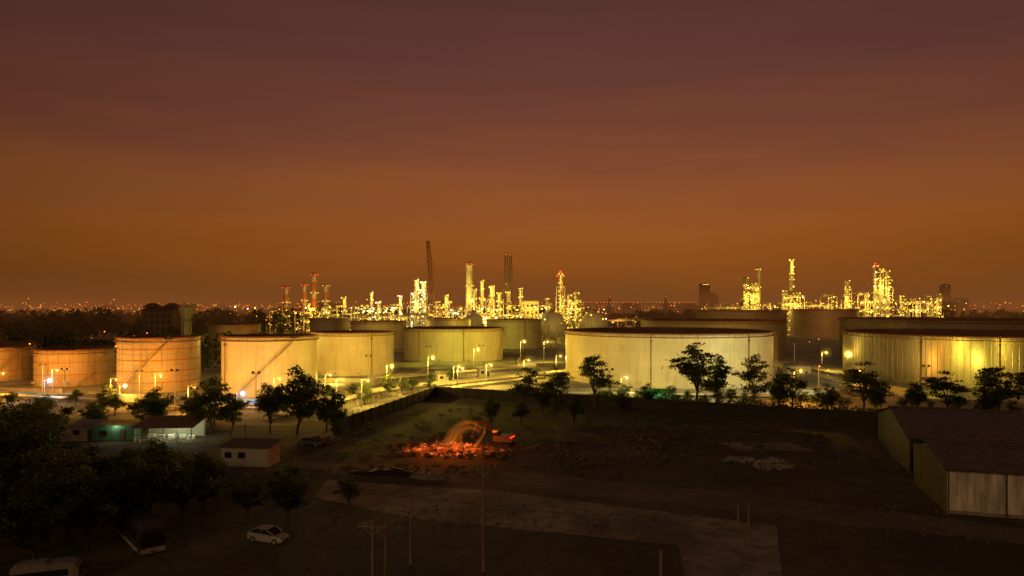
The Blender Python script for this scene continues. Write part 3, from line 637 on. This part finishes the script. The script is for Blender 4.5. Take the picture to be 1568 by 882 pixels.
for t in [(-41.8,132.6,12.6,'dense',1.05),(-37,136,9,'dense',1),(-47.5,134,9.5,'dense',0.9),(-58.3,132.6,11,'umb',1.05),(-54,131,8.5,'umb',1),(-72.7,139.7,8,'dense',1),(-66,142,7,'dense',1),
 (20.4,166,13.4,'umb',0.8),(43.9,163,16,'umb',1.0),(59,166,13,'umb',0.8),(50.3,167,13,'umb',0.75),(65.7,160,10.5,'umb',0.8),(62,159,8,'dense',0.8),(80.5,156,12.3,'umb',1.1),(84,158,9,'dense',0.8),(97,152,10.5,'umb',1.15),(91,154,7.5,'dense',0.9),(108.4,152,11.8,'umb',1),(104,149,8,'dense',1),(116,151,12,'umb',1),
 (3,152,11.5,'umb',0.8),(10,159,11,'umb',0.9),(7,156,7,'dense',1),(12.8,141,6.2,'dense',0.9),(-4.4,143.5,5.6,'dense',1.0),(2,142,5,'dense',1.1),(33,165,6,'dense',1),(72,156,7,'dense',1),(25,160,5,'dense',1),
 (-73.8,104,10,'dense',1.1),(-70,100,9,'dense',1.1),(-54,87,6.8,'dense',1.3),(-50,73,9.5,'dense',1.2),(-57,80,10.5,'dense',1.2),(-45,79,8,'dense',1.2),(-66,88,10,'dense',1.1),(-48,91,7,'dense',1.1),(-37.6,83,6.3,'dense',1.2),(-25.5,78,6.8,'dense',1.1),(-31,80,5,'dense',1.2),(-80,118,8,'dense',1.1),(-56,66,7,'dense',1.2),(-20,84,4,'small',1.2),
 (-43,69,8.5,'dense',1.0),(-41,75,8,'dense',1.1),(-38,78.5,8,'dense',1.0),(-46,66,8,'dense',1.1),
 (-62,76,11,'dense',1.3),(-52,84,7,'dense',1.3),(-47,72.5,9,'dense',1.3),(-70,94,11,'dense',1.3),(-50,65,9,'dense',1.3),(-60,84,10,'dense',1.3),(-45,85,7.5,'dense',1.2),(-40,88,6,'dense',1.2),
 (-34,132,6,'dense',1),(-32,126,4,'small',1.2)]: tree(*t)
for t in [(-34.5,190),(-31,192),(-28,193),(-40,187),(-43,184),(-37,172),(-24,200),(-19,214),(-48,180)]: tree(*t,R(3.8,6),'small',1)
for i in range(24): tree(-175+i*4.1+R(-2,2),R(146,172),R(3,5.5),random.choice(['small','umb','dense']),1.2)
for i in range(14): tree(-100+i*3.2,R(118,148) if i<8 else R(140,150),R(3.5,6),random.choice(['small','dense']),1.1)
for i in range(30): tree(22+i*3.2+R(-1,1),R(174,180)-i*0.7,R(2.5,5),'small',1.2,'shrub')
def leafmass(name,items,mm,sz,per):
    b=MB()
    for (x,y,r,h) in items:
        b.tube((x,y,0),(x,y,h*0.7),0.3 if h>2 else 0.02,bark,0.15 if h>2 else 0.01,5)
        for k in range(per):
            v=Vector((R(-1,1),R(-1,1),R(-1,1)))
            while v.length>1: v=Vector((R(-1,1),R(-1,1),R(-1,1)))
            c=Vector((x+v.x*r,y+v.y*r,h*0.58+v.z*h*0.42)); n=Vector((R(-1,1),R(-1,1),R(-.2,1))).normalized(); u=n.orthogonal().normalized(); w=n.cross(u); s=sz*R(0.6,1.3)
            b.quad(c,u*s,w*s*0.8,mm)
    b.build(name)
leafmass('distant_tree_mass',[(R(-0.75,-0.33)*y,y,R(4,8),R(7,15)) for y in [R(250,420) for i in range(70)]],leafA,0.55,150)
leafmass('distant_tree_mass',[(R(-0.78,-0.25)*y,y,R(6,12),R(12,24)) for y in [R(430,900) for i in range(120)]],leafA,1.3,100)
leafmass('distant_tree_mass',[(R(-0.2,0.8)*y,y,R(8,16),R(12,22)) for y in [R(700,1300) for i in range(150)]],leafA,2.0,60)
leafmass('hedge',[(20+i*2.2+R(-.5,.5),172.5-i*1.02+1.5,1.6,R(2.5,4)) for i in range(30)]+[(87+i*2.4,142+R(-1,1),1.8,R(2.5,4)) for i in range(18)],leafB,0.17,200)
leafmass('wild_grass_tufts',[(R(-32,60),R(100,165),R(0.5,1.5),R(0.3,0.9)) for i in range(260)],leafB,0.1,50)
# ------------------------------------------------------------ warehouses
def corr(name,base):
    m=bpy.data.materials.new(name); m.use_nodes=True; nt=m.node_tree;N=nt.nodes;L=nt.links;b=N['Principled BSDF']; b.inputs['Roughness'].default_value=0.55; b.inputs['Metallic'].default_value=0.15
    tc=N.new('ShaderNodeTexCoord'); no=N.new('ShaderNodeTexNoise'); no.inputs['Scale'].default_value=1.0; no.inputs['Detail'].default_value=7; mp=N.new('ShaderNodeMapping'); mp.inputs['Scale'].default_value=(1.3,1.3,0.25)
    L.new(tc.outputs['Object'],mp.inputs[0]); L.new(mp.outputs[0],no.inputs['Vector']); r=N.new('ShaderNodeValToRGB'); r.color_ramp.elements[0].position=0.35; r.color_ramp.elements[1].position=0.65
    r.color_ramp.elements[0].color=(*[c*0.5 for c in base],1); r.color_ramp.elements[1].color=(*base,1); L.new(no.outputs['Fac'],r.inputs[0]); L.new(r.outputs[0],b.inputs['Base Color']); return m
cwall=corr('corrugated_wall_sheet',(0.8,0.76,0.66)); croof=corr('corrugated_roof_sheet',(0.15,0.13,0.115)); cdark=corr('corrugated_dark_sheet',(0.09,0.075,0.06))
def corrugated(b,p,q,z0,z1,m,n,amp=0.06):
    p=Vector(p);q=Vector(q);d=(q-p);u=Vector((d.y,-d.x)).normalized(); vs=[]
    for i in range(n*2+1):
        c=p+d*i/(n*2)+u*(amp if i%2 else 0); vs.append((c.x,c.y,z0)); vs.append((c.x,c.y,z1 if not callable(z1) else z1(i/(n*2))))
    b.add(vs,[(2*i,2*i+2,2*i+3,2*i+1) for i in range(n*2)],m)
def warehouse(x,y,rz,w,d,h,rh,mw):
    b=MB(); gab=lambda t:h+(rh)*(1-abs(2*t-1))
    corrugated(b,(0,0),(w,0),0,h,mw,int(w/0.6),0.16); corrugated(b,(0,d),(0,0),0,gab,cdark,int(d/0.5)); corrugated(b,(w,0),(w,d),0,gab,cdark,int(d/0.5)); corrugated(b,(w,d),(0,d),0,h,cdark,int(w/0.5))
    n=int(w/0.5)
    for (ya,za,yb,zb) in ((-0.7,h+0.02,d/2,h+rh+0.12),(d+0.7,h+0.02,d/2,h+rh+0.12)):
        vs=[]
        for i in range(n*2+1):
            xx=-0.5+(w+1)*i/(n*2); o=0.05 if i%2 else 0; vs+= [(xx,ya,za+o),(xx,yb,zb+o)]
        b.add(vs,[(2*i,2*i+2,2*i+3,2*i+1) for i in range(n*2)],croof)
    b.tube((-0.6,d/2,h+rh+0.2),(w+0.6,d/2,h+rh+0.2),0.18,cdark,n=6)
    b.tube((-0.5,-0.72,h-0.05),(w+0.5,-0.72,h-0.05),0.1,darksteel,n=6)
    b.box((w/2,-0.22,0.2),(w,0.1,0.4),concrete)
    b.box((20,-0.24,2.3),(4.2,0.1,3.7),cdark)
    for i in range(5): b.tube((0.1+i*6,-0.3,0),(0.1+i*6,-0.3,h),0.07,darksteel,n=4)
    b.build('corrugated_warehouse',(x,y,0),rz)
warehouse(52.5,82.4,math.radians(-17),34,15,5.4,1.6,cwall); warehouse(58.5,100.5,math.radians(-19),48,25,5.6,2.6,cdark)
# ------------------------------------------------------------ left foreground huts
hut(-41.3,108,7.8,4,3.0,mat('hut_white',(0.45,0.43,0.38),0.7,0,0.3,0.6),mat('hut_roof',(0.12,0.11,0.1),0.9),-0.12,name='site_office_cabin',door=False)
hut(-79.5,128,4.5,4,2.8,cw,concrete,0.1,name='small_cream_building')
grn=mat('green_container_paint',(0.05,0.17,0.10),0.6,0,0.3,1)
b=MB()
for (p,q) in (((-3.7,-1.3),(3.7,-1.3)),((3.7,-1.3),(3.7,1.3)),((3.7,1.3),(-3.7,1.3)),((-3.7,1.3),(-3.7,-1.3))): corrugated(b,p,q,0.15,2.75,grn,int((Vector(q)-Vector(p)).length/0.4))
b.box((0,0,2.8),(7.5,2.7,0.12),grn); b.box((0,0,0.12),(7.4,2.6,0.12),darksteel)
for sx_ in (-3.7,3.7):
    for sy_ in (-1.3,1.3): b.box((sx_,sy_,1.43),(0.16,0.16,2.6),grn)
b.box((-1.6,-1.42,1.6),(1,0.08,0.8),glass); b.box((1.6,-1.42,1.15),(0.9,0.08,2),darksteel)
b.build('green_shipping_container',(-73.5,127,0),0.08)
b=MB(); rr_=mat('shed_rust_roof',(0.2,0.12,0.08),0.85,0,0.5,0.7)
for i in range(5):
    for yy,zz in ((-3,2.7),(3,3.6)): b.tube((-5+i*2.5,yy,0),(-5+i*2.5,yy,zz),0.08,steel,n=6)
b.add([(-5.6,-3.7,2.65),(5.6,-3.7,2.65),(5.6,3.6,3.75),(-5.6,3.6,3.75),(-5.6,-3.7,2.75),(5.6,-3.7,2.75),(5.6,3.6,3.85),(-5.6,3.6,3.85)],[(0,3,2,1),(4,5,6,7),(0,1,5,4),(1,2,6,5),(2,3,7,6),(3,0,4,7)],rr_)
b.box((0,3.1,1.5),(10.4,0.1,3),cw)
for i in range(5): b.box((-4+i*2,0.5+R(-1,1),0.4),(1.3,0.8,0.75),random.choice([white,cw,steel])); b.tube((-4+i*2,0.5,2.9),(-3+i*2,0.5,2.9),0.05,whi,n=6)
for i in range(12): b.box((-5+i*0.9,-3.2,0.55),(0.12,0.06,1.1),white)
b.box((0,-3.26,1.0),(10.6,0.05,0.1),white); b.box((0,-3.26,0.5),(10.6,0.05,0.1),white)
o=b.build('open_market_shed',(-64,128,0),0.05); light('shed_light','POINT',(0,-0.5,2.3),300,(0.9,1,0.6),o,0.3); light('shed_light','POINT',(3.5,-1.5,2.3),200,(0.9,1,0.6),o,0.3); light('shed_light','POINT',(-9,-2.5,3),130,(1,0.95,0.6),o,0.3)
# ------------------------------------------------------------ bonfire, excavator and its light trails
rubm=mat('rubble',(0.16,0.12,0.09),0.95,0,0.5,1,0.5)
def noisy_ember(name,st):
    m=bpy.data.materials.new(name); m.use_nodes=True; nt=m.node_tree;N=nt.nodes;L=nt.links;b=N['Principled BSDF']; b.inputs['Base Color'].default_value=(0.1,0.06,0.04,1); b.inputs['Roughness'].default_value=0.95
    tc=N.new('ShaderNodeTexCoord'); no=N.new('ShaderNodeTexNoise'); no.inputs['Scale'].default_value=0.8; no.inputs['Detail'].default_value=9; no.inputs['Roughness'].default_value=0.85; L.new(tc.outputs['Object'],no.inputs['Vector'])
    r=N.new('ShaderNodeValToRGB'); e=r.color_ramp.elements; e[0].position=0.5; e[0].color=(0,0,0,1); e[1].position=0.72; e[1].color=(1,0.36,0.06,1); q=e.new(0.6); q.color=(0.45,0.06,0.008,1)
    L.new(no.outputs['Fac'],r.inputs[0]); L.new(r.outputs[0],b.inputs['Emission Color']); b.inputs['Emission Strength'].default_value=st; return m
em=noisy_ember('glowing_embers',3.0)
fire=empty('bonfire',(-10.4,117.5,0))
b=MB(); nx,ny=70,30; vs=[]
for j in range(ny+1):
    for i in range(nx+1):
        u=i/nx*2-1;v=j/ny*2-1; e_=max(0,1-u*u-v*v); x=u*9.4;y=v*4.2
        n_=noise.noise(Vector((x*0.7,y*0.7,3)))*0.9+noise.noise(Vector((x*2.2,y*2.2,9)))*0.5
        vs.append((x,y,max(-0.02,e_**0.7*(0.8+n_*1.1)*(1.15-0.3*abs(u))-0.04)))
b.add(vs,[(j*(nx+1)+i,j*(nx+1)+i+1,(j+1)*(nx+1)+i+1,(j+1)*(nx+1)+i) for j in range(ny) for i in range(nx)],em); b.build('ember_heap',parent=fire)
b=MB()
def rock(b,c,s,m):
    k=[Vector(v) for v in ((-1,-1,-1),(1,-1,-1),(1,1,-1),(-1,1,-1),(-1,-1,1),(1,-1,1),(1,1,1),(-1,1,1))]
    sc=Vector((R(.5,1.2),R(.5,1.2),R(.3,.9))); a=R(0,6.3); M=Matrix.Rotation(a,3,'Z')@Matrix.Rotation(R(-.6,.6),3,'X')
    b.add([Vector(c)+M@Vector((v.x*sc.x*R(.7,1.1),v.y*sc.y*R(.7,1.1),v.z*sc.z*R(.7,1.1)))*s for v in k],[(3,2,1,0),(4,5,6,7),(0,1,5,4),(1,2,6,5),(2,3,7,6),(3,0,4,7)],m)
for i in range(260): u=R(-1,1); v=R(-1,1); rock(b,(u*11.5,v*5.5,R(0.0,0.9)*(1-abs(u))),R(0.15,0.5),rubm)
for i in range(26): a=R(0,6.3); c=Vector((R(-6,6),R(-3,3),R(.3,1.2))); b.tube(c,c+Vector((math.cos(a)*2,math.sin(a)*2,R(-.3,.8))),0.09,bark,0.06,5)
b.build('rubble_and_timber',parent=fire)
fm=bpy.data.materials.new('flame_trail'); fm.use_nodes=True; nt=fm.node_tree;N=nt.nodes;L=nt.links
for n_ in list(N): N.remove(n_)
out=N.new('ShaderNodeOutputMaterial'); mix=N.new('ShaderNodeMixShader'); tr=N.new('ShaderNodeBsdfTransparent'); ee=N.new('ShaderNodeEmission'); uvn=N.new('ShaderNodeUVMap')
sp=N.new('ShaderNodeSeparateXYZ'); L.new(uvn.outputs[0],sp.inputs[0])
r=N.new('ShaderNodeValToRGB'); e=r.color_ramp.elements; e[0].color=(1,0.25,0.02,1); e[1].color=(0.5,0.06,0.004,1); L.new(sp.outputs['X'],r.inputs[0]); L.new(r.outputs[0],ee.inputs[0]); ee.inputs[1].default_value=1.7
mp=N.new('ShaderNodeMapping'); mp.inputs['Scale'].default_value=(1.2,3.5,1); L.new(uvn.outputs[0],mp.inputs[0]); no=N.new('ShaderNodeTexNoise'); no.inputs['Scale'].default_value=1.6; no.inputs['Detail'].default_value=5; L.new(mp.outputs[0],no.inputs['Vector'])
r2=N.new('ShaderNodeValToRGB'); r2.color_ramp.elements[0].position=0.32; r2.color_ramp.elements[1].position=0.78; L.new(no.outputs['Fac'],r2.inputs[0])
iv=N.new('ShaderNodeMath'); iv.operation='SUBTRACT'; iv.inputs[0].default_value=1; L.new(sp.outputs['Y'],iv.inputs[1]); v4=N.new('ShaderNodeMath'); v4.operation='MULTIPLY'; L.new(sp.outputs['Y'],v4.inputs[0]); L.new(iv.outputs[0],v4.inputs[1])
v5=N.new('ShaderNodeMath'); v5.operation='MULTIPLY'; v5.inputs[1].default_value=1.5; L.new(v4.outputs[0],v5.inputs[0]); v6=N.new('ShaderNodeMath'); v6.operation='MULTIPLY'; L.new(v5.outputs[0],v6.inputs[0]); L.new(r2.outputs[0],v6.inputs[1])
L.new(v6.outputs[0],mix.inputs[0]); L.new(tr.outputs[0],mix.inputs[1]); L.new(ee.outputs[0],mix.inputs[2]); L.new(mix.outputs[0],out.inputs[0])
def flame_trail(path,w0,w1,seg=16):  # tall arcs stand in for the excavator's light trails, drawn as glowing sheets
    me=bpy.data.meshes.new('flame_trail_sheet'); vs=[];fs=[];uv=[]
    pts=[Vector(p) for p in path]
    def bez(t):
        q=pts[:]
        while len(q)>1: q=[q[i].lerp(q[i+1],t) for i in range(len(q)-1)]
        return q[0]
    for i in range(seg+1):
        t=i/seg; c=bez(t); d=(bez(min(1,t+.02))-bez(max(0,t-.02))).normalized(); u=d.cross(Vector((0,1,0.2))).normalized(); w=w0+(w1-w0)*t
        vs+=[c-u*w/2+Vector((0,R(-.1,.1),0)),c+u*w/2]; uv+=[(t,0),(t,1)]
    fs=[(2*i,2*i+1,2*i+3,2*i+2) for i in range(seg)]
    me.from_pydata(vs,[],fs); me.materials.append(fm); l=me.uv_layers.new(name='UVMap')
    for p in me.polygons:
        for li in p.loop_indices: l.data[li].uv=uv[me.loops[li].vertex_index]
    o=bpy.data.objects.new('flame_trail_sheet',me); S.collection.objects.link(o); o.parent=fire
flame_trail([(-0.8,0,0.6),(0.2,0.2,4.2),(3.0,0,6.2),(5.2,-0.2,3.8)],2.4,0.6); flame_trail([(-0.2,0.4,0.5),(1.0,0.4,3.4),(3.0,0.3,4.9),(4.9,0,3.2)],1.4,0.7); flame_trail([(4.0,-0.3,0.8),(5.2,-0.3,2.4),(6.3,0,3.6),(5.4,0,4.2)],0.8,0.4)
flame_trail([(1.5,-0.5,0.5),(1.2,-0.5,1.6),(1.9,-0.5,2.4),(1.7,-0.4,3.0)],1.8,0.3); flame_trail([(-2.5,-0.5,0.4),(-2.9,-0.5,1.2),(-2.2,-0.5,1.6),(-2.5,-0.4,2.2)],1.3,0.2); flame_trail([(-5,-0.5,0.3),(-5.3,-0.5,0.9),(-4.8,-0.5,1.2),(-5,-0.4,1.7)],1.0,0.2)
for (x,y,z,p) in ((0,-2.5,2.6,900),(3.5,-1.5,3.0,700),(-5,-2.5,1.8,300)): light('fire_light','POINT',(x,y,z),p,(1,0.17,0.014),fire,0.8)
exm=mat('excavator_paint',(0.12,0.06,0.02),0.5,0,0.3,1)
b=MB()
for s_ in (-1.2,1.2):
    b.box((0,s_,0.45),(3.2,0.55,0.6),rubber)
    for xx in (-1.6,1.6): b.tube((xx,s_-0.28,0.45),(xx,s_+0.28,0.45),0.42,rubber,n=14)
    for i in range(5): b.tube((-1.2+i*0.6,s_-0.3,0.35),(-1.2+i*0.6,s_+0.3,0.35),0.17,darksteel,n=8)
b.tube((0,0,0.7),(0,0,1.05),0.8,darksteel,n=16); b.box((0.4,0,1.6),(3.4,2.4,1.1),exm,0,0.94); b.box((1.7,0,1.7),(0.7,2.3,1.2),exm,0,0.9)
b.box((-0.7,-0.75,2.55),(1.4,0.9,0.9),glass,0,0.88); b.box((-0.7,-0.75,3.05),(1.3,0.9,0.1),exm)
for (p,q,r0,r1) in (((-1.0,0.2,1.6),(-3.0,0.2,4.0),0.3,0.26),((-3.0,0.2,4.0),(-4.8,0.2,3.9),0.26,0.22),((-4.8,0.2,3.9),(-5.6,0.2,1.9),0.22,0.15),((-1.4,0.2,1.4),(-3.0,0.2,3.4),0.09,0.09),((-3.3,0.2,4.3),(-4.9,0.2,4.2),0.08,0.08)): b.tube(p,q,r0,exm,r1,4)
b.lathe([(0.02,-0.5),(0.55,-0.35),(0.65,0.2)],(-5.7,0.2,1.5),darksteel,8,False)
for yy in (-0.9,0.0,0.9): b.ball((2.1,yy-0.3,1.9),0.15,red,8)
o=b.build('excavator',(-1.8,121,0),-0.35); light('tail_light','POINT',(2.5,-0.8,1.9),30,(1,0.05,0.02),o,0.15)
def pile(x,y,n,rx,ry,h,m,s=(0.2,0.6),name='concrete_rubble_pile'):
    b=MB()
    for i in range(n):
        a=R(0,6.3); q=R(0,1)**0.7; rock(b,(math.cos(a)*q*rx,math.sin(a)*q*ry,R(0.05,1)*h*(1-q)+0.1),R(*s),m)
    b.build(name,(x,y,0))
pile(40.6,105.8,110,3.2,2.2,1.4,concrete,(0.1,0.45)); pile(37,110,30,3,1.5,0.5,concrete,(0.15,0.4)); pile(16,112,120,12,6,0.35,rubm,(0.1,0.35),'scattered_debris'); pile(-18,104,80,14,3,0.3,rubm,(0.1,0.4),'scattered_debris'); pile(-8,130,60,12,4,0.4,rubm,(0.1,0.4),'scattered_debris'); pile(25,125,80,16,8,0.3,rubm,(0.1,0.4),'scattered_debris'); pile(-35,125,40,4,3,1.2,rubm,(0.2,0.5),'scattered_debris')
pile(0,78,120,26,8,0.1,rubm,(0.06,0.2),'scattered_debris'); pile(45,80,120,16,10,0.15,rubm,(0.08,0.25),'scattered_debris')
def mound(x,y,w,d,h,m,rz=0,name='dirt_mound'):
    b=MB(); nx,ny=40,20; vs=[]; sd=R(0,99)
    for j in range(ny+1):
        for i in range(nx+1):
            u=i/nx*2-1;v=j/ny*2-1; e_=max(0,1-u*u-v*v); X=u*w/2;Y=v*d/2
            vs.append((X,Y,e_**0.6*h*(0.8+noise.noise(Vector((X*.6,Y*.6,sd)))*0.8+noise.noise(Vector((X*2,Y*2,sd)))*0.3)-0.02))
    b.add(vs,[(j*(nx+1)+i,j*(nx+1)+i+1,(j+1)*(nx+1)+i+1,(j+1)*(nx+1)+i) for j in range(ny) for i in range(nx)],m,True); b.build(name,(x,y,0),rz)
mound(-18,101.5,13,4,0.8,mat('pit_dark',(0.015,0.013,0.012),0.6,0,0.2),-0.12,'dark_pit_mound'); mound(-12,99,6,2,0.9,slabm,-0.2); mound(25,135,30,9,0.9,soil,-0.3); mound(10,121,16,7,0.7,soil,0.2); mound(50,128,18,8,1.1,soil)  # black mound stands in for the dark of a pit
# ------------------------------------------------------------ utility poles
def pole(x,y,h,arms=1,rz=0,r=0.14,name='utility_pole'):
    b=MB(); b.tube((0,0,0),(0,0,h),r*1.3,wood,r*0.8,10)
    for k in range(arms):
        z=h-0.4-k*1.0; b.box((0,-r,z),(2.4,0.11,0.13),wood)
        for xx in (-1.1,-0.55,0.55,1.1): b.tube((xx,-r,z+0.06),(xx,-r,z+0.26),0.045,steel,0.03,6)
        b.tube((-0.8,-r,z),(0,-r,z-0.7),0.03,steel,n=4); b.tube((0.8,-r,z),(0,-r,z-0.7),0.03,steel,n=4)
    return b.build(name,(x,y,0),rz)
pole(-2.7,64.2,10.1,1,0.3); pole(-10.6,52,8.6,1,-0.2); pole(-10.0,54,7.8,1,0.1); pole(-9.8,66,6.6,2,0.2); pole(10.9,50,7.1,0); pole(-43,110,6,1); pole(25.2,76,3.2,0,0,0.1,'wooden_post'); pole(26,75,3.4,0,0,0.1,'wooden_post')
def wires(pairs):
    b=MB()
    for a,c,sag in pairs:
        a=Vector(a);c=Vector(c); pv=a
        for i in range(1,13):
            t=i/12; q=a.lerp(c,t)-Vector((0,0,sag*4*t*(1-t))); b.tube(pv,q,0.02,darksteel,n=4,cap=False); pv=q
    b.build('overhead_cables')
wires([((-2.7+o,64.2,9.8),(-9.8+o,66,6.5),0.5) for o in (-.9,.9)]+[((-9.8+o,66,6.4),(-10.6+o,52,8.4),0.5) for o in (-.9,.9)]+[((-9.8+o,66,6.4),(-43+o,110,5.8),1.5) for o in (-.9,.9)])
# ------------------------------------------------------------ vehicles
def wheel(b,x,y,r=0.33,w=0.22):
    b.tube((x,y-w/2,r),(x,y+w/2,r),r,rubber,n=18); b.tube((x,y-w/2-0.01,r),(x,y+w/2+0.01,r),r*0.6,steel,n=12)
def loft(b,st,m):
    vs=[];fs=[]
    for (x,wb,wt,zb,zt) in st:
        zm=zb+(zt-zb)*0.45
        vs+=[(x,-wb*0.92,zb),(x,-wb,zb+0.08),(x,-wb*1.0,zm),(x,-wt,zt-0.05),(x,-wt*0.9,zt),(x,wt*0.9,zt),(x,wt,zt-0.05),(x,wb,zm),(x,wb,zb+0.08),(x,wb*0.92,zb)]
    k=10
    for i in range(len(st)-1):
        for j in range(k): fs.append((i*k+j,(i+1)*k+j,(i+1)*k+(j+1)%k,i*k+(j+1)%k))
    fs.append(list(range(k))); fs.append(list(range(len(st)*k-1,(len(st)-1)*k-1,-1))); b.add(vs,fs,m,False)
def car(x,y,rz,body):
    b=MB()
    loft(b,[(-2.25,0.72,0.68,0.38,0.85),(-2.1,0.84,0.78,0.25,1.0),(-1.3,0.87,0.82,0.2,1.02),(0,0.88,0.82,0.2,0.98),(0.9,0.88,0.8,0.2,0.95),(1.8,0.85,0.76,0.22,0.84),(2.15,0.74,0.66,0.28,0.68),(2.25,0.62,0.55,0.36,0.6)],body)
    loft(b,[(-1.95,0.72,0.66,0.95,1.03),(-1.3,0.76,0.62,0.95,1.38),(-0.9,0.77,0.62,0.95,1.44),(0.1,0.77,0.62,0.95,1.45),(0.45,0.77,0.61,0.93,1.36),(1.2,0.74,0.68,0.9,0.98)],glass)
    loft(b,[(-1.25,0.60,0.57,1.40,1.46),(-0.4,0.63,0.6,1.43,1.50),(0.35,0.61,0.57,1.40,1.45)],body)
    for (x0,z0,x1,z1) in ((-1.95,1.0,-1.2,1.42),(0.35,1.42,1.2,0.97),(-0.35,0.98,-0.4,1.45)):
        for s_ in (-1,1): b.tube((x0,s_*0.78,z0),(x1,s_*0.64,z1),0.045,body,n=5)
    for xx in (-1.35,1.4):
        for s_ in (-0.8,0.8): wheel(b,xx,s_)
    for s_ in (-0.55,0.55): b.box((2.12,s_,0.62),(0.18,0.3,0.14),steel); b.box((-2.2,s_*1.1,0.8),(0.12,0.26,0.18),mat('tail_lens',(0.3,0.02,0.02),0.3)); b.box((0.75,s_*1.75,1.0),(0.15,0.2,0.13),body)
    b.box((2.24,0,0.5),(0.05,0.7,0.14),rubber)
    b.build('parked_car',(x,y,0.0),rz)
car(-25.8,72.4,math.radians(-20),dimwhite); car(-35.8,122,-0.3,mat('car_dark',(0.05,0.05,0.06),0.3))
def bus(x,y,rz,L_=11,w=1.25,h=3.3,name='parked_bus',body=None):
    b=MB(); wb=body or mat('bus_paint',(0.05,0.05,0.055),0.35,0,0.2,0.5)
    loft(b,[(-L_/2,w*0.95,w*0.9,0.4,h-0.15),(-L_/2+0.3,w,w*0.94,0.32,h),(L_/2-1.2,w,w*0.94,0.32,h),(L_/2-0.35,w*0.98,w*0.9,0.32,h-0.12),(L_/2-0.02,w*0.93,w*0.82,0.35,h-0.55)],wb)
    for s_ in (-1,1): b.box((-0.4,s_*(w-0.015),h*0.62),(L_*0.84,0.06,h*0.27),glass); b.box((-0.2,s_*(w+0.005),h*0.2),(L_*0.9,0.04,0.35),dimwhite)
    b.box((L_/2-0.02,0,h*0.53),(0.12,w*1.66,h*0.4),glass); b.box((L_/2+0.02,0,0.62),(0.12,w*1.8,0.45),dimwhite)
    for s_ in (-0.8,0.8): b.box((L_/2+0.07,s_*w,0.75),(0.08,0.35,0.2),steel); b.tube((L_/2,s_*w*1.15,h*0.75),(L_/2+0.35,s_*w*1.35,h*0.6),0.04,rubber,n=5); b.box((L_/2+0.35,s_*w*1.35,h*0.52),(0.08,0.16,0.4),rubber)
    b.box((L_/2+0.09,0,0.55),(0.03,0.5,0.12),rubber)
    for xx in (-L_*0.28,L_*0.3):
        for s_ in (-1,1): wheel(b,xx,s_*(w-0.13),0.48 if h>2.6 else 0.33,0.3)
    b.box((-1,0,h+0.08),(2,1.2,0.18),wb)
    b.build(name,(x,y,0),rz)
bus(-39.5,72.2,math.radians(-48)); bus(-41.5,61,math.radians(20),5.2,0.95,2.1,'parked_van',mat('van_paint',(0.25,0.24,0.22),0.4))
